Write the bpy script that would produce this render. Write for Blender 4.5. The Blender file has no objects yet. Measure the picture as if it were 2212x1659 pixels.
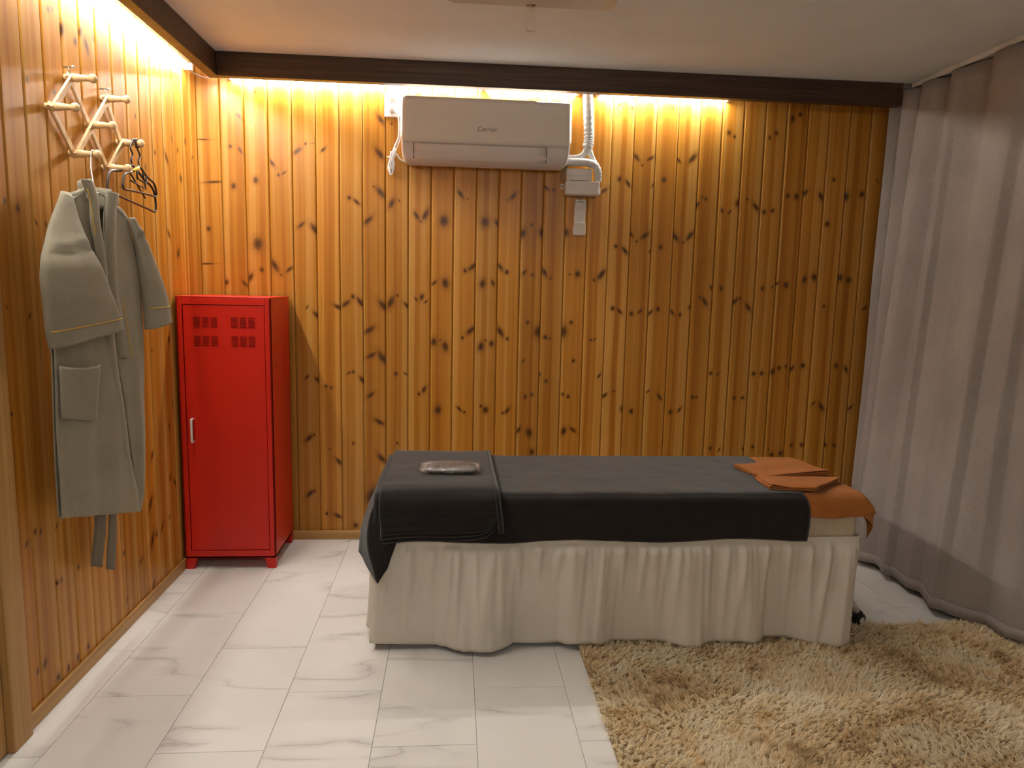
import bpy, bmesh, math, random
import numpy as np
from mathutils import Vector, Matrix, noise as mnoise

random.seed(7)
rng = np.random.default_rng(7)
scene = bpy.context.scene
COL = scene.collection

# ------------------------------------------------------------------ camera
def make_camera():
    yaw, pitch, roll = -0.0818, -0.1343, 0.0221
    f = Vector((-math.sin(yaw) * math.cos(pitch), math.cos(yaw) * math.cos(pitch), math.sin(pitch)))
    r = Vector((math.cos(yaw), math.sin(yaw), 0))
    u = r.cross(f)
    r2 = math.cos(roll) * r + math.sin(roll) * u
    u2 = -math.sin(roll) * r + math.cos(roll) * u
    cam = bpy.data.cameras.new('camera')
    cam.sensor_fit = 'HORIZONTAL'
    cam.sensor_width = 36.0
    cam.lens = 1552.8 / 2212 * 36.0
    cam.clip_start = 0.05
    ob = bpy.data.objects.new('camera', cam)
    m = Matrix((r2, u2, -f)).transposed().to_4x4()
    m.translation = Vector((1.223, -3.6274, 1.3052))
    ob.matrix_world = m
    COL.objects.link(ob)
    scene.camera = ob
make_camera()

# ------------------------------------------------------------------ world, exposure
world = bpy.data.worlds.new('world')
scene.world = world
world.use_nodes = True
world.node_tree.nodes['Background'].inputs[0].default_value = (0.02, 0.02, 0.022, 1)
world.node_tree.nodes['Background'].inputs[1].default_value = 0.2
vs = scene.view_settings
vs.view_transform = 'Standard'
vs.look = 'None'
vs.gamma = 1.0
vs.use_curve_mapping = False
vs.exposure = EXPOSURE = 0.0
LED_STRENGTH = 272.0
LED_COLOR = (1.0, 0.955, 0.875)

# ------------------------------------------------------------------ node helpers
def newmat(name):
    m = bpy.data.materials.new(name)
    m.use_nodes = True
    nt = m.node_tree
    for n in list(nt.nodes):
        nt.nodes.remove(n)
    out = nt.nodes.new('ShaderNodeOutputMaterial')
    b = nt.nodes.new('ShaderNodeBsdfPrincipled')
    nt.links.new(b.outputs[0], out.inputs[0])
    return m, nt, b

def N(nt, t, props=None, **ins):
    n = nt.nodes.new('ShaderNode' + t)
    for k, v in (props or {}).items():
        setattr(n, k, v)
    for k, v in ins.items():
        key = int(k[1:]) if k[0] == '_' and k[1:].isdigit() else k.replace('__', ' ')
        s = n.inputs[key]
        if isinstance(v, bpy.types.NodeSocket):
            nt.links.new(v, s)
        else:
            s.default_value = v
    return n

def M(nt, op, a, b=0.0, c=None, clamp=False):
    n = N(nt, 'Math', {'operation': op, 'use_clamp': clamp}, _0=a, _1=b)
    if c is not None:
        s = n.inputs[2]
        if isinstance(c, bpy.types.NodeSocket):
            nt.links.new(c, s)
        else:
            s.default_value = c
    return n.outputs[0]

def ramp(nt, fac, stops, interp='LINEAR'):
    n = nt.nodes.new('ShaderNodeValToRGB')
    n.color_ramp.interpolation = interp
    el = n.color_ramp.elements
    while len(el) < len(stops):
        el.new(0.5)
    for e, (p, c) in zip(el, stops):
        e.position = p
        e.color = c if len(c) == 4 else (*c, 1)
    nt.links.new(fac, n.inputs[0])
    return n.outputs[0]

def mixc(nt, fac, a, b, mode='MIX'):
    n = nt.nodes.new('ShaderNodeMix')
    n.data_type = 'RGBA'
    n.blend_type = mode
    for k, v in ((0, fac), (6, a), (7, b)):
        if isinstance(v, bpy.types.NodeSocket):
            nt.links.new(v, n.inputs[k])
        else:
            n.inputs[k].default_value = v if k == 0 or len(v) == 4 else (*v, 1)
    return n.outputs[2]

def smooth(nt, v, lo, hi, a=0.0, b=1.0):
    n = N(nt, 'MapRange', {'interpolation_type': 'SMOOTHSTEP'}, _0=v, _1=lo, _2=hi, _3=a, _4=b)
    return n.outputs[0]

def simple(name, color, rough=0.5, spec=0.4, var=0.0, scale=20.0, bump=0.0, bscale=200.0, metal=0.0,
           sheen=0.0, stretch=None, coat=0.0):
    m, nt, b = newmat(name)
    b.inputs['Roughness'].default_value = rough
    b.inputs['Specular IOR Level'].default_value = spec
    b.inputs['Metallic'].default_value = metal
    b.inputs['Sheen Weight'].default_value = sheen
    b.inputs['Sheen Roughness'].default_value = 0.4
    b.inputs['Coat Weight'].default_value = coat
    tc = N(nt, 'TexCoord')
    vec = tc.outputs['Object']
    if stretch:
        vec = N(nt, 'Mapping', None, Vector=vec, Scale=stretch).outputs[0]
    nz = N(nt, 'TexNoise', None, Vector=vec, Scale=scale, Detail=4.0)
    c1 = tuple(max(0, x * (1 - var)) for x in color)
    c2 = tuple(min(1, x * (1 + var)) for x in color)
    nt.links.new(ramp(nt, nz.outputs[0], [(0.3, c1), (0.7, c2)]), b.inputs['Base Color'])
    if bump > 0:
        nb = N(nt, 'TexNoise', None, Vector=vec, Scale=bscale, Detail=3.0)
        bp = N(nt, 'Bump', None, Strength=bump, Distance=0.01, Height=nb.outputs[0])
        nt.links.new(bp.outputs[0], b.inputs['Normal'])
    return m

def fabric(name, color, weave=900.0, var=0.08, bump=0.15, sheen=0.15, rough=0.9, blotch=6.0):
    m, nt, b = newmat(name)
    b.inputs['Roughness'].default_value = rough
    b.inputs['Specular IOR Level'].default_value = 0.15
    b.inputs['Sheen Weight'].default_value = sheen
    b.inputs['Sheen Roughness'].default_value = 0.5
    tc = N(nt, 'TexCoord').outputs['Object']
    n1 = N(nt, 'TexNoise', None, Vector=tc, Scale=blotch, Detail=3.0).outputs[0]
    mp = N(nt, 'Mapping', None, Vector=tc, Scale=(0.25, 0.25, 1.0)).outputs[0]
    n2 = N(nt, 'TexNoise', None, Vector=mp, Scale=weave, Detail=2.0).outputs[0]
    mp3 = N(nt, 'Mapping', None, Vector=tc, Scale=(1.0, 1.0, 0.2)).outputs[0]
    n3 = N(nt, 'TexNoise', None, Vector=mp3, Scale=weave, Detail=2.0).outputs[0]
    s = M(nt, 'ADD', M(nt, 'MULTIPLY', n1, 0.4), M(nt, 'MULTIPLY', M(nt, 'ADD', n2, n3), 0.3))
    c1 = tuple(x * (1 - var * 2) for x in color)
    c2 = tuple(min(1, x * (1 + var * 2)) for x in color)
    nt.links.new(ramp(nt, s, [(0.35, c1), (0.65, c2)]), b.inputs['Base Color'])
    bp = N(nt, 'Bump', None, Strength=bump, Distance=0.004, Height=M(nt, 'ADD', n2, n3))
    nt.links.new(bp.outputs[0], b.inputs['Normal'])
    return m

# ------------------------------------------------------------------ pine boards with measured knots
NK = 13
def knot_group():
    g = bpy.data.node_groups.new('knot_distance', 'ShaderNodeTree')
    for nm, tp in (('X', 'NodeSocketFloat'), ('Z', 'NodeSocketFloat'), ('K', 'NodeSocketVector'), ('A', 'NodeSocketFloat')):
        g.interface.new_socket(nm, in_out='INPUT', socket_type=tp)
    g.interface.new_socket('D', in_out='OUTPUT', socket_type='NodeSocketFloat')
    gi = g.nodes.new('NodeGroupInput')
    go = g.nodes.new('NodeGroupOutput')
    k = N(g, 'SeparateXYZ', None, Vector=gi.outputs['K'])
    dx = M(g, 'SUBTRACT', gi.outputs['X'], k.outputs[0])
    dz = M(g, 'SUBTRACT', gi.outputs['Z'], k.outputs[1])
    ln = M(g, 'MAXIMUM', k.outputs[2], 0.001)
    a = gi.outputs['A']
    c = M(g, 'COSINE', a); s = M(g, 'SINE', a)
    u = M(g, 'SUBTRACT', M(g, 'MULTIPLY', dx, c), M(g, 'MULTIPLY', dz, s))
    v = M(g, 'ADD', M(g, 'MULTIPLY', dx, s), M(g, 'MULTIPLY', dz, c))
    ratio = M(g, 'MAXIMUM', M(g, 'SUBTRACT', 0.82, M(g, 'MULTIPLY', M(g, 'ABSOLUTE', a), 0.85)), 0.40)
    ratio = M(g, 'SUBTRACT', ratio, M(g, 'MULTIPLY', M(g, 'GREATER_THAN', M(g, 'ABSOLUTE', a), 1.3), 0.27))
    u = M(g, 'DIVIDE', u, M(g, 'MULTIPLY', ln, ratio))
    v = M(g, 'DIVIDE', v, ln)
    d = M(g, 'SQRT', M(g, 'ADD', M(g, 'MULTIPLY', u, u), M(g, 'MULTIPLY', v, v)))
    g.links.new(d, go.inputs[0])
    return g
KG = knot_group()

def pine(name, light, mid, dark, knots=True, rough=0.34):
    m, nt, b = newmat(name)
    b.inputs['Specular IOR Level'].default_value = 0.22
    tc = N(nt, 'TexCoord').outputs['Object']
    sp = N(nt, 'SeparateXYZ', None, Vector=tc)
    x, z = sp.outputs[0], sp.outputs[2]
    rnd = N(nt, 'ObjectInfo').outputs['Random']
    off = M(nt, 'MULTIPLY', rnd, 37.0)
    # slow wander of the grain up the board
    zz = N(nt, 'CombineXYZ', None, X=off, Y=M(nt, 'MULTIPLY', z, 1.3), Z=0.0).outputs[0]
    wob = N(nt, 'TexNoise', None, Vector=zz, Scale=1.0, Detail=2.0).outputs[0]
    xs = M(nt, 'ADD', x, M(nt, 'MULTIPLY', M(nt, 'SUBTRACT', wob, 0.5), 0.02))
    bands = N(nt, 'TexNoise', None, Vector=N(nt, 'CombineXYZ', None, X=M(nt, 'ADD', M(nt, 'MULTIPLY', xs, 32.0), off),
              Y=M(nt, 'MULTIPLY', z, 0.25), Z=off).outputs[0], Scale=1.0, Detail=1.5).outputs[0]
    # heart strip: darker middle of the board with a crisp edge
    hw = M(nt, 'ADD', 0.012, M(nt, 'MULTIPLY', M(nt, 'FRACT', M(nt, 'MULTIPLY', rnd, 7.3)), 0.03))
    hc = M(nt, 'MULTIPLY', M(nt, 'SUBTRACT', M(nt, 'FRACT', M(nt, 'MULTIPLY', rnd, 13.7)), 0.5), 0.03)
    heart = smooth(nt, M(nt, 'ABSOLUTE', M(nt, 'SUBTRACT', xs, hc)), M(nt, 'ADD', hw, 0.003), M(nt, 'SUBTRACT', hw, 0.001))
    fine = N(nt, 'TexNoise', None, Vector=N(nt, 'CombineXYZ', None, X=M(nt, 'ADD', M(nt, 'MULTIPLY', xs, 420.0), off),
             Y=M(nt, 'MULTIPLY', z, 2.5), Z=off).outputs[0], Scale=1.0, Detail=3.0).outputs[0]
    t = M(nt, 'ADD', M(nt, 'MULTIPLY', heart, 0.30), M(nt, 'ADD', M(nt, 'MULTIPLY', smooth(nt, bands, 0.35, 0.65), 0.34),
          M(nt, 'MULTIPLY', fine, 0.30)))
    colr = ramp(nt, t, [(0.12, light), (0.48, mid), (0.88, dark)])
    # board to board tone
    tone = M(nt, 'ADD', 0.86, M(nt, 'MULTIPLY', M(nt, 'FRACT', M(nt, 'MULTIPLY', rnd, 23.1)), 0.26))
    colr = mixc(nt, 1.0, colr, N(nt, 'CombineColor', None, _0=tone, _1=tone, _2=tone).outputs[0], 'MULTIPLY')
    if knots:
        dmin = None
        for i in range(NK):
            at = N(nt, 'Attribute', {'attribute_type': 'OBJECT', 'attribute_name': 'knot%02d' % i})
            gn = nt.nodes.new('ShaderNodeGroup'); gn.node_tree = KG
            nt.links.new(x, gn.inputs['X']); nt.links.new(z, gn.inputs['Z'])
            nt.links.new(at.outputs['Vector'], gn.inputs['K']); nt.links.new(at.outputs['Alpha'], gn.inputs['A'])
            dmin = gn.outputs[0] if dmin is None else M(nt, 'MINIMUM', dmin, gn.outputs[0])
        nz = N(nt, 'TexNoise', None, Vector=tc, Scale=160.0, Detail=2.0).outputs[0]
        dn = M(nt, 'ADD', dmin, M(nt, 'MULTIPLY', M(nt, 'SUBTRACT', nz, 0.5), 0.7))
        halo = smooth(nt, dn, 2.6, 0.9, 0.0, 0.42)
        rim = smooth(nt, dn, 1.30, 0.80, 0.0, 0.80)
        core = smooth(nt, dn, 1.00, 0.30, 0.0, 0.90)
        colr = mixc(nt, halo, colr, tuple(c * 0.62 for c in dark))
        colr = mixc(nt, rim, colr, (0.155, 0.060, 0.009))
        colr = mixc(nt, core, colr, (0.055, 0.019, 0.002))
    nt.links.new(colr, b.inputs['Base Color'])
    nt.links.new(M(nt, 'ADD', rough, M(nt, 'MULTIPLY', fine, 0.18)), b.inputs['Roughness'])
    b.inputs['Coat Weight'].default_value = 0.22
    b.inputs['Coat Roughness'].default_value = 0.24
    bp = N(nt, 'Bump', None, Strength=0.08, Distance=0.003, Height=fine)
    nt.links.new(bp.outputs[0], b.inputs['Normal'])
    return m

def marble():
    m, nt, b = newmat('marble_tile')
    tc = N(nt, 'TexCoord').outputs['Object']
    rnd = N(nt, 'ObjectInfo').outputs['Random']
    o = N(nt, 'CombineXYZ', None, X=M(nt, 'MULTIPLY', rnd, 91.0), Y=M(nt, 'MULTIPLY', rnd, 57.0), Z=M(nt, 'MULTIPLY', rnd, 33.0)).outputs[0]
    v = N(nt, 'VectorMath', {'operation': 'ADD'}, _0=tc, _1=o).outputs[0]
    mp = N(nt, 'Mapping', None, Vector=v, Rotation=(0, 0, 0.70), Scale=(0.85, 2.7, 1.0)).outputs[0]
    warp = N(nt, 'TexNoise', None, Vector=mp, Scale=2.2, Detail=6.0, Roughness=0.62)
    wv = N(nt, 'VectorMath', {'operation': 'ADD'}, _0=mp, _1=N(nt, 'VectorMath', {'operation': 'SCALE'}, _0=warp.outputs[1], Scale=0.30).outputs[0]).outputs[0]
    n1 = N(nt, 'TexNoise', None, Vector=wv, Scale=1.15, Detail=2.0, Roughness=0.5).outputs[0]
    line = M(nt, 'ABSOLUTE', M(nt, 'SUBTRACT', n1, 0.5))
    vein = smooth(nt, line, 0.010, 0.0)
    vein2 = smooth(nt, line, 0.040, 0.0, 0.0, 0.45)
    mask = smooth(nt, N(nt, 'TexNoise', None, Vector=v, Scale=2.6, Detail=2.0).outputs[0], 0.43, 0.56)
    f = M(nt, 'MULTIPLY', M(nt, 'MAXIMUM', vein, vein2), mask, clamp=True)
    f = M(nt, 'MULTIPLY', f, 0.62)
    cloud = N(nt, 'TexNoise', None, Vector=v, Scale=2.5, Detail=3.0).outputs[0]
    base = ramp(nt, cloud, [(0.3, (0.70, 0.685, 0.66)), (0.7, (0.78, 0.765, 0.74))])
    nt.links.new(mixc(nt, f, base, (0.36, 0.345, 0.34)), b.inputs['Base Color'])
    b.inputs['Roughness'].default_value = 0.42
    b.inputs['Specular IOR Level'].default_value = 0.35
    nb = N(nt, 'TexNoise', None, Vector=tc, Scale=260.0, Detail=2.0).outputs[0]
    nt.links.new(N(nt, 'Bump', None, Strength=0.05, Distance=0.002, Height=nb).outputs[0], b.inputs['Normal'])
    return m

def rug_pile():
    m, nt, b = newmat('rug_pile')
    tc = N(nt, 'TexCoord').outputs['Object']
    n1 = N(nt, 'TexNoise', None, Vector=tc, Scale=4.2, Detail=4.0, Roughness=0.6).outputs[0]
    n2 = N(nt, 'TexNoise', None, Vector=tc, Scale=26.0, Detail=3.0).outputs[0]
    isl = N(nt, 'NewGeometry').outputs['Random Per Island']
    t = M(nt, 'ADD', M(nt, 'MULTIPLY', n1, 0.72), M(nt, 'ADD', M(nt, 'MULTIPLY', n2, 0.36), M(nt, 'MULTIPLY', isl, 0.10)))
    c = ramp(nt, t, [(0.40, (0.50, 0.35, 0.17)), (0.53, (0.94, 0.79, 0.54)), (0.66, (0.99, 0.92, 0.76))])
    nt.links.new(c, b.inputs['Base Color'])
    b.inputs['Roughness'].default_value = 0.55
    b.inputs['Specular IOR Level'].default_value = 0.25
    tr = N(nt, 'BsdfTranslucent', None, Color=c)
    mx = nt.nodes.new('ShaderNodeMixShader')
    mx.inputs[0].default_value = 0.45
    out = [n for n in nt.nodes if n.type == 'OUTPUT_MATERIAL'][0]
    nt.links.new(b.outputs[0], mx.inputs[1]); nt.links.new(tr.outputs[0], mx.inputs[2]); nt.links.new(mx.outputs[0], out.inputs[0])
    return m

def beamwood():
    m, nt, b = newmat('dark_beam_wood')
    tc = N(nt, 'TexCoord').outputs['Object']
    mp = N(nt, 'Mapping', None, Vector=tc, Scale=(1.2, 40.0, 40.0)).outputs[0]
    g = N(nt, 'TexNoise', None, Vector=mp, Scale=1.6, Detail=5.0).outputs[0]
    nt.links.new(ramp(nt, g, [(0.3, (0.030, 0.016, 0.010)), (0.7, (0.075, 0.042, 0.026))]), b.inputs['Base Color'])
    b.inputs['Roughness'].default_value = 0.45
    b.inputs['Specular IOR Level'].default_value = 0.3
    return m

def woodtrim(name, c1, c2, stretch):
    m, nt, b = newmat(name)
    tc = N(nt, 'TexCoord').outputs['Object']
    mp = N(nt, 'Mapping', None, Vector=tc, Scale=stretch).outputs[0]
    g = N(nt, 'TexNoise', None, Vector=mp, Scale=1.5, Detail=5.0, Distortion=0.6).outputs[0]
    nt.links.new(ramp(nt, g, [(0.3, c1), (0.7, c2)]), b.inputs['Base Color'])
    b.inputs['Roughness'].default_value = 0.42
    b.inputs['Specular IOR Level'].default_value = 0.3
    return m

def emitter(name, color, strength):
    m = bpy.data.materials.new(name)
    m.use_nodes = True
    nt = m.node_tree
    for n in list(nt.nodes):
        nt.nodes.remove(n)
    out = nt.nodes.new('ShaderNodeOutputMaterial')
    e = N(nt, 'Emission', None, Color=(*color, 1), Strength=strength)
    nt.links.new(e.outputs[0], out.inputs[0])
    return m

def glassy(name, color, rough, ior=1.45, alpha=1.0, trans=1.0):
    m, nt, b = newmat(name)
    b.inputs['Base Color'].default_value = (*color, 1)
    b.inputs['Transmission Weight'].default_value = trans
    b.inputs['Roughness'].default_value = rough
    b.inputs['IOR'].default_value = ior
    nz = N(nt, 'TexNoise', None, Scale=60.0)
    nt.links.new(N(nt, 'Bump', None, Strength=0.1, Distance=0.002, Height=nz.outputs[0]).outputs[0], b.inputs['Normal'])
    return m

def film():
    m, nt, b = newmat('clear_film')
    tc = N(nt, 'TexCoord').outputs['Object']
    nz = N(nt, 'TexNoise', None, Vector=tc, Scale=75.0, Detail=4.0, Distortion=1.5).outputs[0]
    bp = N(nt, 'Bump', None, Strength=0.9, Distance=0.01, Height=nz).outputs[0]
    gl = N(nt, 'BsdfGlossy', None, Color=(1, 1, 1, 1), Roughness=0.10, Normal=bp)
    tp = N(nt, 'BsdfTransparent', None, Color=(0.95, 0.93, 0.90, 1))
    mx = nt.nodes.new('ShaderNodeMixShader')
    mx.inputs[0].default_value = 0.20
    out = [n for n in nt.nodes if n.type == 'OUTPUT_MATERIAL'][0]
    nt.links.new(tp.outputs[0], mx.inputs[1]); nt.links.new(gl.outputs[0], mx.inputs[2]); nt.links.new(mx.outputs[0], out.inputs[0])
    nt.nodes.remove(b)
    return m

MAT = dict(
    pine=pine('pine_board', (0.53, 0.274, 0.060), (0.445, 0.188, 0.019), (0.305, 0.104, 0.006)),
    trim=woodtrim('pine_trim', (0.34, 0.18, 0.055), (0.52, 0.31, 0.115), (1.0, 1.0, 45.0)),
    trimv=woodtrim('pine_trim_upright', (0.34, 0.18, 0.055), (0.50, 0.29, 0.10), (45.0, 45.0, 1.0)),
    marble=marble(),
    grout=simple('tile_joint', (0.40, 0.39, 0.375), 0.8, 0.2, 0.05, 60),
    ceiling=simple('ceiling_paint', (0.83, 0.87, 0.88), 0.85, 0.2, 0.03, 4, 0.10, 120),
    beam=beamwood(),
    plaster=simple('plaster', (0.62, 0.55, 0.46), 0.9, 0.2, 0.03, 3, 0.05, 100),
    red=simple('red_enamel', (0.50, 0.010, 0.002), 0.38, 0.45, 0.03, 8, 0.05, 420),
    redvent=simple('red_vent_shade', (0.17, 0.004, 0.002), 0.9, 0.08, 0.05, 30),  # red darkened to put the shade of the vent slots into the colour
    steel=simple('brushed_steel', (0.74, 0.71, 0.66), 0.42, 0.5, 0.04, 60, 0.02, 300, metal=0.35),
    wire=simple('hanger_wire', (0.50, 0.50, 0.52), 0.3, 0.5, 0.05, 60, metal=0.9),
    white=simple('white_plastic', (0.74, 0.72, 0.69), 0.42, 0.4, 0.02, 15),
    acfront=simple('appliance_plastic', (0.70, 0.655, 0.615), 0.45, 0.4, 0.015, 8),
    aclow=simple('appliance_plastic_lower', (0.66, 0.62, 0.60), 0.45, 0.4, 0.015, 8),
    black=simple('black_plastic', (0.012, 0.011, 0.011), 0.42, 0.4, 0.1, 40),
    darkplastic=simple('charcoal_plastic', (0.035, 0.028, 0.024), 0.35, 0.5, 0.1, 40),
    yellow=simple('yellow_tag', (0.75, 0.55, 0.06), 0.5, 0.4, 0.05, 40),
    greyprint=simple('grey_print', (0.16, 0.14, 0.13), 0.6, 0.2, 0.05, 40),
    paleprint=simple('pale_print', (0.42, 0.39, 0.36), 0.6, 0.2, 0.05, 40),
    lcd=simple('lcd_screen', (0.26, 0.25, 0.22), 0.25, 0.5, 0.05, 40),
    cord=simple('white_cord', (0.70, 0.70, 0.69), 0.4, 0.4, 0.03, 60),
    hose=simple('grey_hose', (0.26, 0.24, 0.19), 0.5, 0.4, 0.05, 60),
    beech=woodtrim('turned_beech', (0.62, 0.41, 0.20), (0.74, 0.52, 0.28), (6.0, 30.0, 30.0)),
    robe=fabric('linen_robe', (0.275, 0.243, 0.178), 700, 0.10, 0.22, 0.1),
    robein=fabric('linen_robe_tie', (0.16, 0.135, 0.095), 700, 0.10, 0.2, 0.05),
    stitch=simple('orange_stitching', (0.62, 0.36, 0.05), 0.7, 0.2, 0.15, 80),
    skirt=fabric('skirt_cotton', (0.62, 0.565, 0.49), 800, 0.05, 0.12, 0.1, blotch=3),
    band=fabric('quilted_band', (0.50, 0.42, 0.31), 260, 0.07, 0.35, 0.1),
    dark=fabric('charcoal_terry', (0.009, 0.006, 0.005), 1300, 0.16, 0.4, 0.30, blotch=9),
    brown=fabric('rust_terry', (0.40, 0.138, 0.030), 1300, 0.10, 0.5, 0.08, blotch=9),
    curtain=fabric('curtain_weave', (0.29, 0.253, 0.238), 520, 0.12, 0.25, 0.08, blotch=2.5),
    pile=rug_pile(),
    rugback=simple('rug_backing', (0.34, 0.24, 0.13), 0.95, 0.1, 0.2, 60),
    led=emitter('led_diffuser', LED_COLOR, LED_STRENGTH),
    ledfill=emitter('led_fill_diffuser', LED_COLOR, LED_STRENGTH * 0.36),  # only for the added fill tubes on the front wall
    acrylic=glassy('clear_acrylic', (0.96, 0.94, 0.90), 0.06),
    lampplate=simple('lamp_plate', (0.52, 0.48, 0.42), 0.25, 0.5, 0.02, 20),
    film=film(),
)

# ------------------------------------------------------------------ mesh helpers
def link(name, me, mat=None, parent=None, smooth=False):
    if mat is not None:
        me.materials.append(mat)
    if smooth:
        for p in me.polygons:
            p.use_smooth = True
    o = bpy.data.objects.new(name, me)
    COL.objects.link(o)
    if parent is not None:
        o.parent = parent
    return o

class MB:
    """collects shapes into one mesh"""
    def __init__(self):
        self.v = []; self.f = []
    def add(self, vs_, fs):
        k = len(self.v)
        self.v += [tuple(p) for p in vs_]
        self.f += [tuple(i + k for i in f) for f in fs]
        return self
    def box(self, x0, x1, y0, y1, z0, z1):
        return self.add([(x0, y0, z0), (x1, y0, z0), (x1, y1, z0), (x0, y1, z0), (x0, y0, z1), (x1, y0, z1), (x1, y1, z1), (x0, y1, z1)],
                        [(3, 2, 1, 0), (4, 5, 6, 7), (0, 1, 5, 4), (1, 2, 6, 5), (2, 3, 7, 6), (3, 0, 4, 7)])
    def tube(self, pts, r, seg=8, closed=False, cap=True):
        pts = [Vector(p) for p in pts]
        n = len(pts)
        rr = r if callable(r) else (lambda t: r)
        rings = []
        up = None
        for i, p in enumerate(pts):
            if closed:
                d = (pts[(i + 1) % n] - pts[i - 1]).normalized()
            else:
                d = (pts[min(i + 1, n - 1)] - pts[max(i - 1, 0)]).normalized()
            if up is None:
                a = Vector((0, 0, 1)) if abs(d.z) < 0.9 else Vector((1, 0, 0))
                up = (a - d * a.dot(d)).normalized()
            else:
                up = (up - d * up.dot(d))
                up = up.normalized() if up.length > 1e-6 else d.orthogonal().normalized()
            s = d.cross(up)
            R = rr(i / max(1, n - 1))
            rings.append([p + (up * math.cos(2 * math.pi * k / seg) + s * math.sin(2 * math.pi * k / seg)) * R for k in range(seg)])
        vs_ = [q for ring in rings for q in ring]
        fs = []
        for i in range(n if closed else n - 1):
            j = (i + 1) % n
            for k in range(seg):
                l = (k + 1) % seg
                fs.append((i * seg + k, i * seg + l, j * seg + l, j * seg + k))
        if cap and not closed:
            fs.append(tuple(range(seg))[::-1])
            fs.append(tuple((n - 1) * seg + k for k in range(seg)))
        return self.add(vs_, fs)
    def lathe(self, prof, origin, axis, seg=16):
        """prof: (distance along axis, radius)"""
        axis = Vector(axis).normalized()
        a = axis.orthogonal().normalized(); c = axis.cross(a)
        o = Vector(origin)
        vs_ = []
        for d, r in prof:
            for k in range(seg):
                t = 2 * math.pi * k / seg
                vs_.append(o + axis * d + (a * math.cos(t) + c * math.sin(t)) * r)
        fs = []
        n = len(prof)
        for i in range(n - 1):
            for k in range(seg):
                l = (k + 1) % seg
                fs.append((i * seg + k, i * seg + l, (i + 1) * seg + l, (i + 1) * seg + k))
        fs.append(tuple(range(seg))[::-1]); fs.append(tuple((n - 1) * seg + k for k in range(seg)))
        return self.add(vs_, fs)
    def prism(self, poly, axis, a, b):
        """poly in the two other axes (cyclic order), swept along axis from a to b"""
        n = len(poly)
        def P(p, t):
            return {'x': (t, p[0], p[1]), 'y': (p[0], t, p[1]), 'z': (p[0], p[1], t)}[axis]
        vs_ = [P(p, a) for p in poly] + [P(p, b) for p in poly]
        fs = [tuple(range(n))[::-1], tuple(range(n, 2 * n))]
        for i in range(n):
            j = (i + 1) % n
            fs.append((i, j, n + j, n + i))
        return self.add(vs_, fs)
    def grid(self, fn, nu, nv, closed_u=False):
        k = []
        for j in range(nv + 1):
            for i in range(nu + (0 if closed_u else 1)):
                k.append(fn(i / nu, j / nv))
        w = nu if closed_u else nu + 1
        fs = []
        for j in range(nv):
            for i in range(nu):
                i2 = (i + 1) % w if closed_u else i + 1
                fs.append((j * w + i, j * w + i2, (j + 1) * w + i2, (j + 1) * w + i))
        return self.add(k, fs)
    def build(self, name, mat=None, parent=None, smooth=False, bevel=0.0, seg=2, solid=0.0, soff=0.0, sub=0, angle=35, origin=None):
        me = bpy.data.meshes.new(name)
        vs_ = self.v
        if origin is not None:
            ox, oy, oz = origin
            vs_ = [(p[0] - ox, p[1] - oy, p[2] - oz) for p in vs_]
        me.from_pydata(vs_, [], self.f)
        bm = bmesh.new(); bm.from_mesh(me)
        bmesh.ops.recalc_face_normals(bm, faces=bm.faces)
        bm.to_mesh(me); bm.free()
        o = link(name, me, mat, parent, smooth or bevel > 0)
        if origin is not None:
            o.location = origin
        if solid:
            s = o.modifiers.new('thickness', 'SOLIDIFY'); s.thickness = solid; s.offset = soff
        if bevel > 0:
            bv = o.modifiers.new('bevel', 'BEVEL'); bv.width = bevel; bv.segments = seg; bv.limit_method = 'ANGLE'
            bv.angle_limit = math.radians(angle)
            bv.harden_normals = False
            es = o.modifiers.new('edges', 'EDGE_SPLIT') if False else None
            wn = o.modifiers.new('normals', 'WEIGHTED_NORMAL'); wn.keep_sharp = True
        if sub:
            ss = o.modifiers.new('smooth', 'SUBSURF'); ss.levels = sub; ss.render_levels = sub
        return o

def tag(o, label=None, cat=None, group=None, kind=None):
    if label: o['label'] = label
    if cat: o['category'] = cat
    if group: o['group'] = group
    if kind: o['kind'] = kind
    return o

def thing(name, label, cat, loc=(0, 0, 0), group=None):
    o = bpy.data.objects.new(name, None)
    o.empty_display_size = 0.05
    COL.objects.link(o)
    o.location = loc
    return tag(o, label, cat, group)

def part(mb, name, mat, root, **kw):
    """build mesh given in world coordinates as a child of an unrotated thing"""
    l = root.matrix_world.translation if root.parent else root.location
    l = Vector(root.location) + (Vector(root.parent.location) if root.parent else Vector((0, 0, 0)))
    mb.v = [(p[0] - l.x, p[1] - l.y, p[2] - l.z) for p in mb.v]
    return mb.build(name, mat, root, **kw)

def lerp(a, b, t):
    return a + (b - a) * t

def curve_at(pts, t):
    """catmull-rom through pts (tuples), t in 0..1"""
    n = len(pts) - 1
    f = min(max(t, 0), 1) * n
    i = min(int(f), n - 1)
    u = f - i
    p0 = pts[max(i - 1, 0)]; p1 = pts[i]; p2 = pts[i + 1]; p3 = pts[min(i + 2, n)]
    return tuple(0.5 * (2 * b + (c - a) * u + (2 * a - 5 * b + 4 * c - d) * u * u + (-a + 3 * b - 3 * c + d) * u ** 3)
                 for a, b, c, d in zip(p0, p1, p2, p3))

def interp(xs, ys, x):
    return float(np.interp(x, xs, ys))

def smoothpts(pts, n):
    return [curve_at(pts, i / n) for i in range(n + 1)]

def nz(*p):
    return mnoise.noise(Vector(p))

# ------------------------------------------------------------------ room shell
CEIL = 2.315
XR, YF = 3.62, -5.0
PITCH = 0.1105
LPITCH, LOFF = 0.1093, 0.8453

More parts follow.
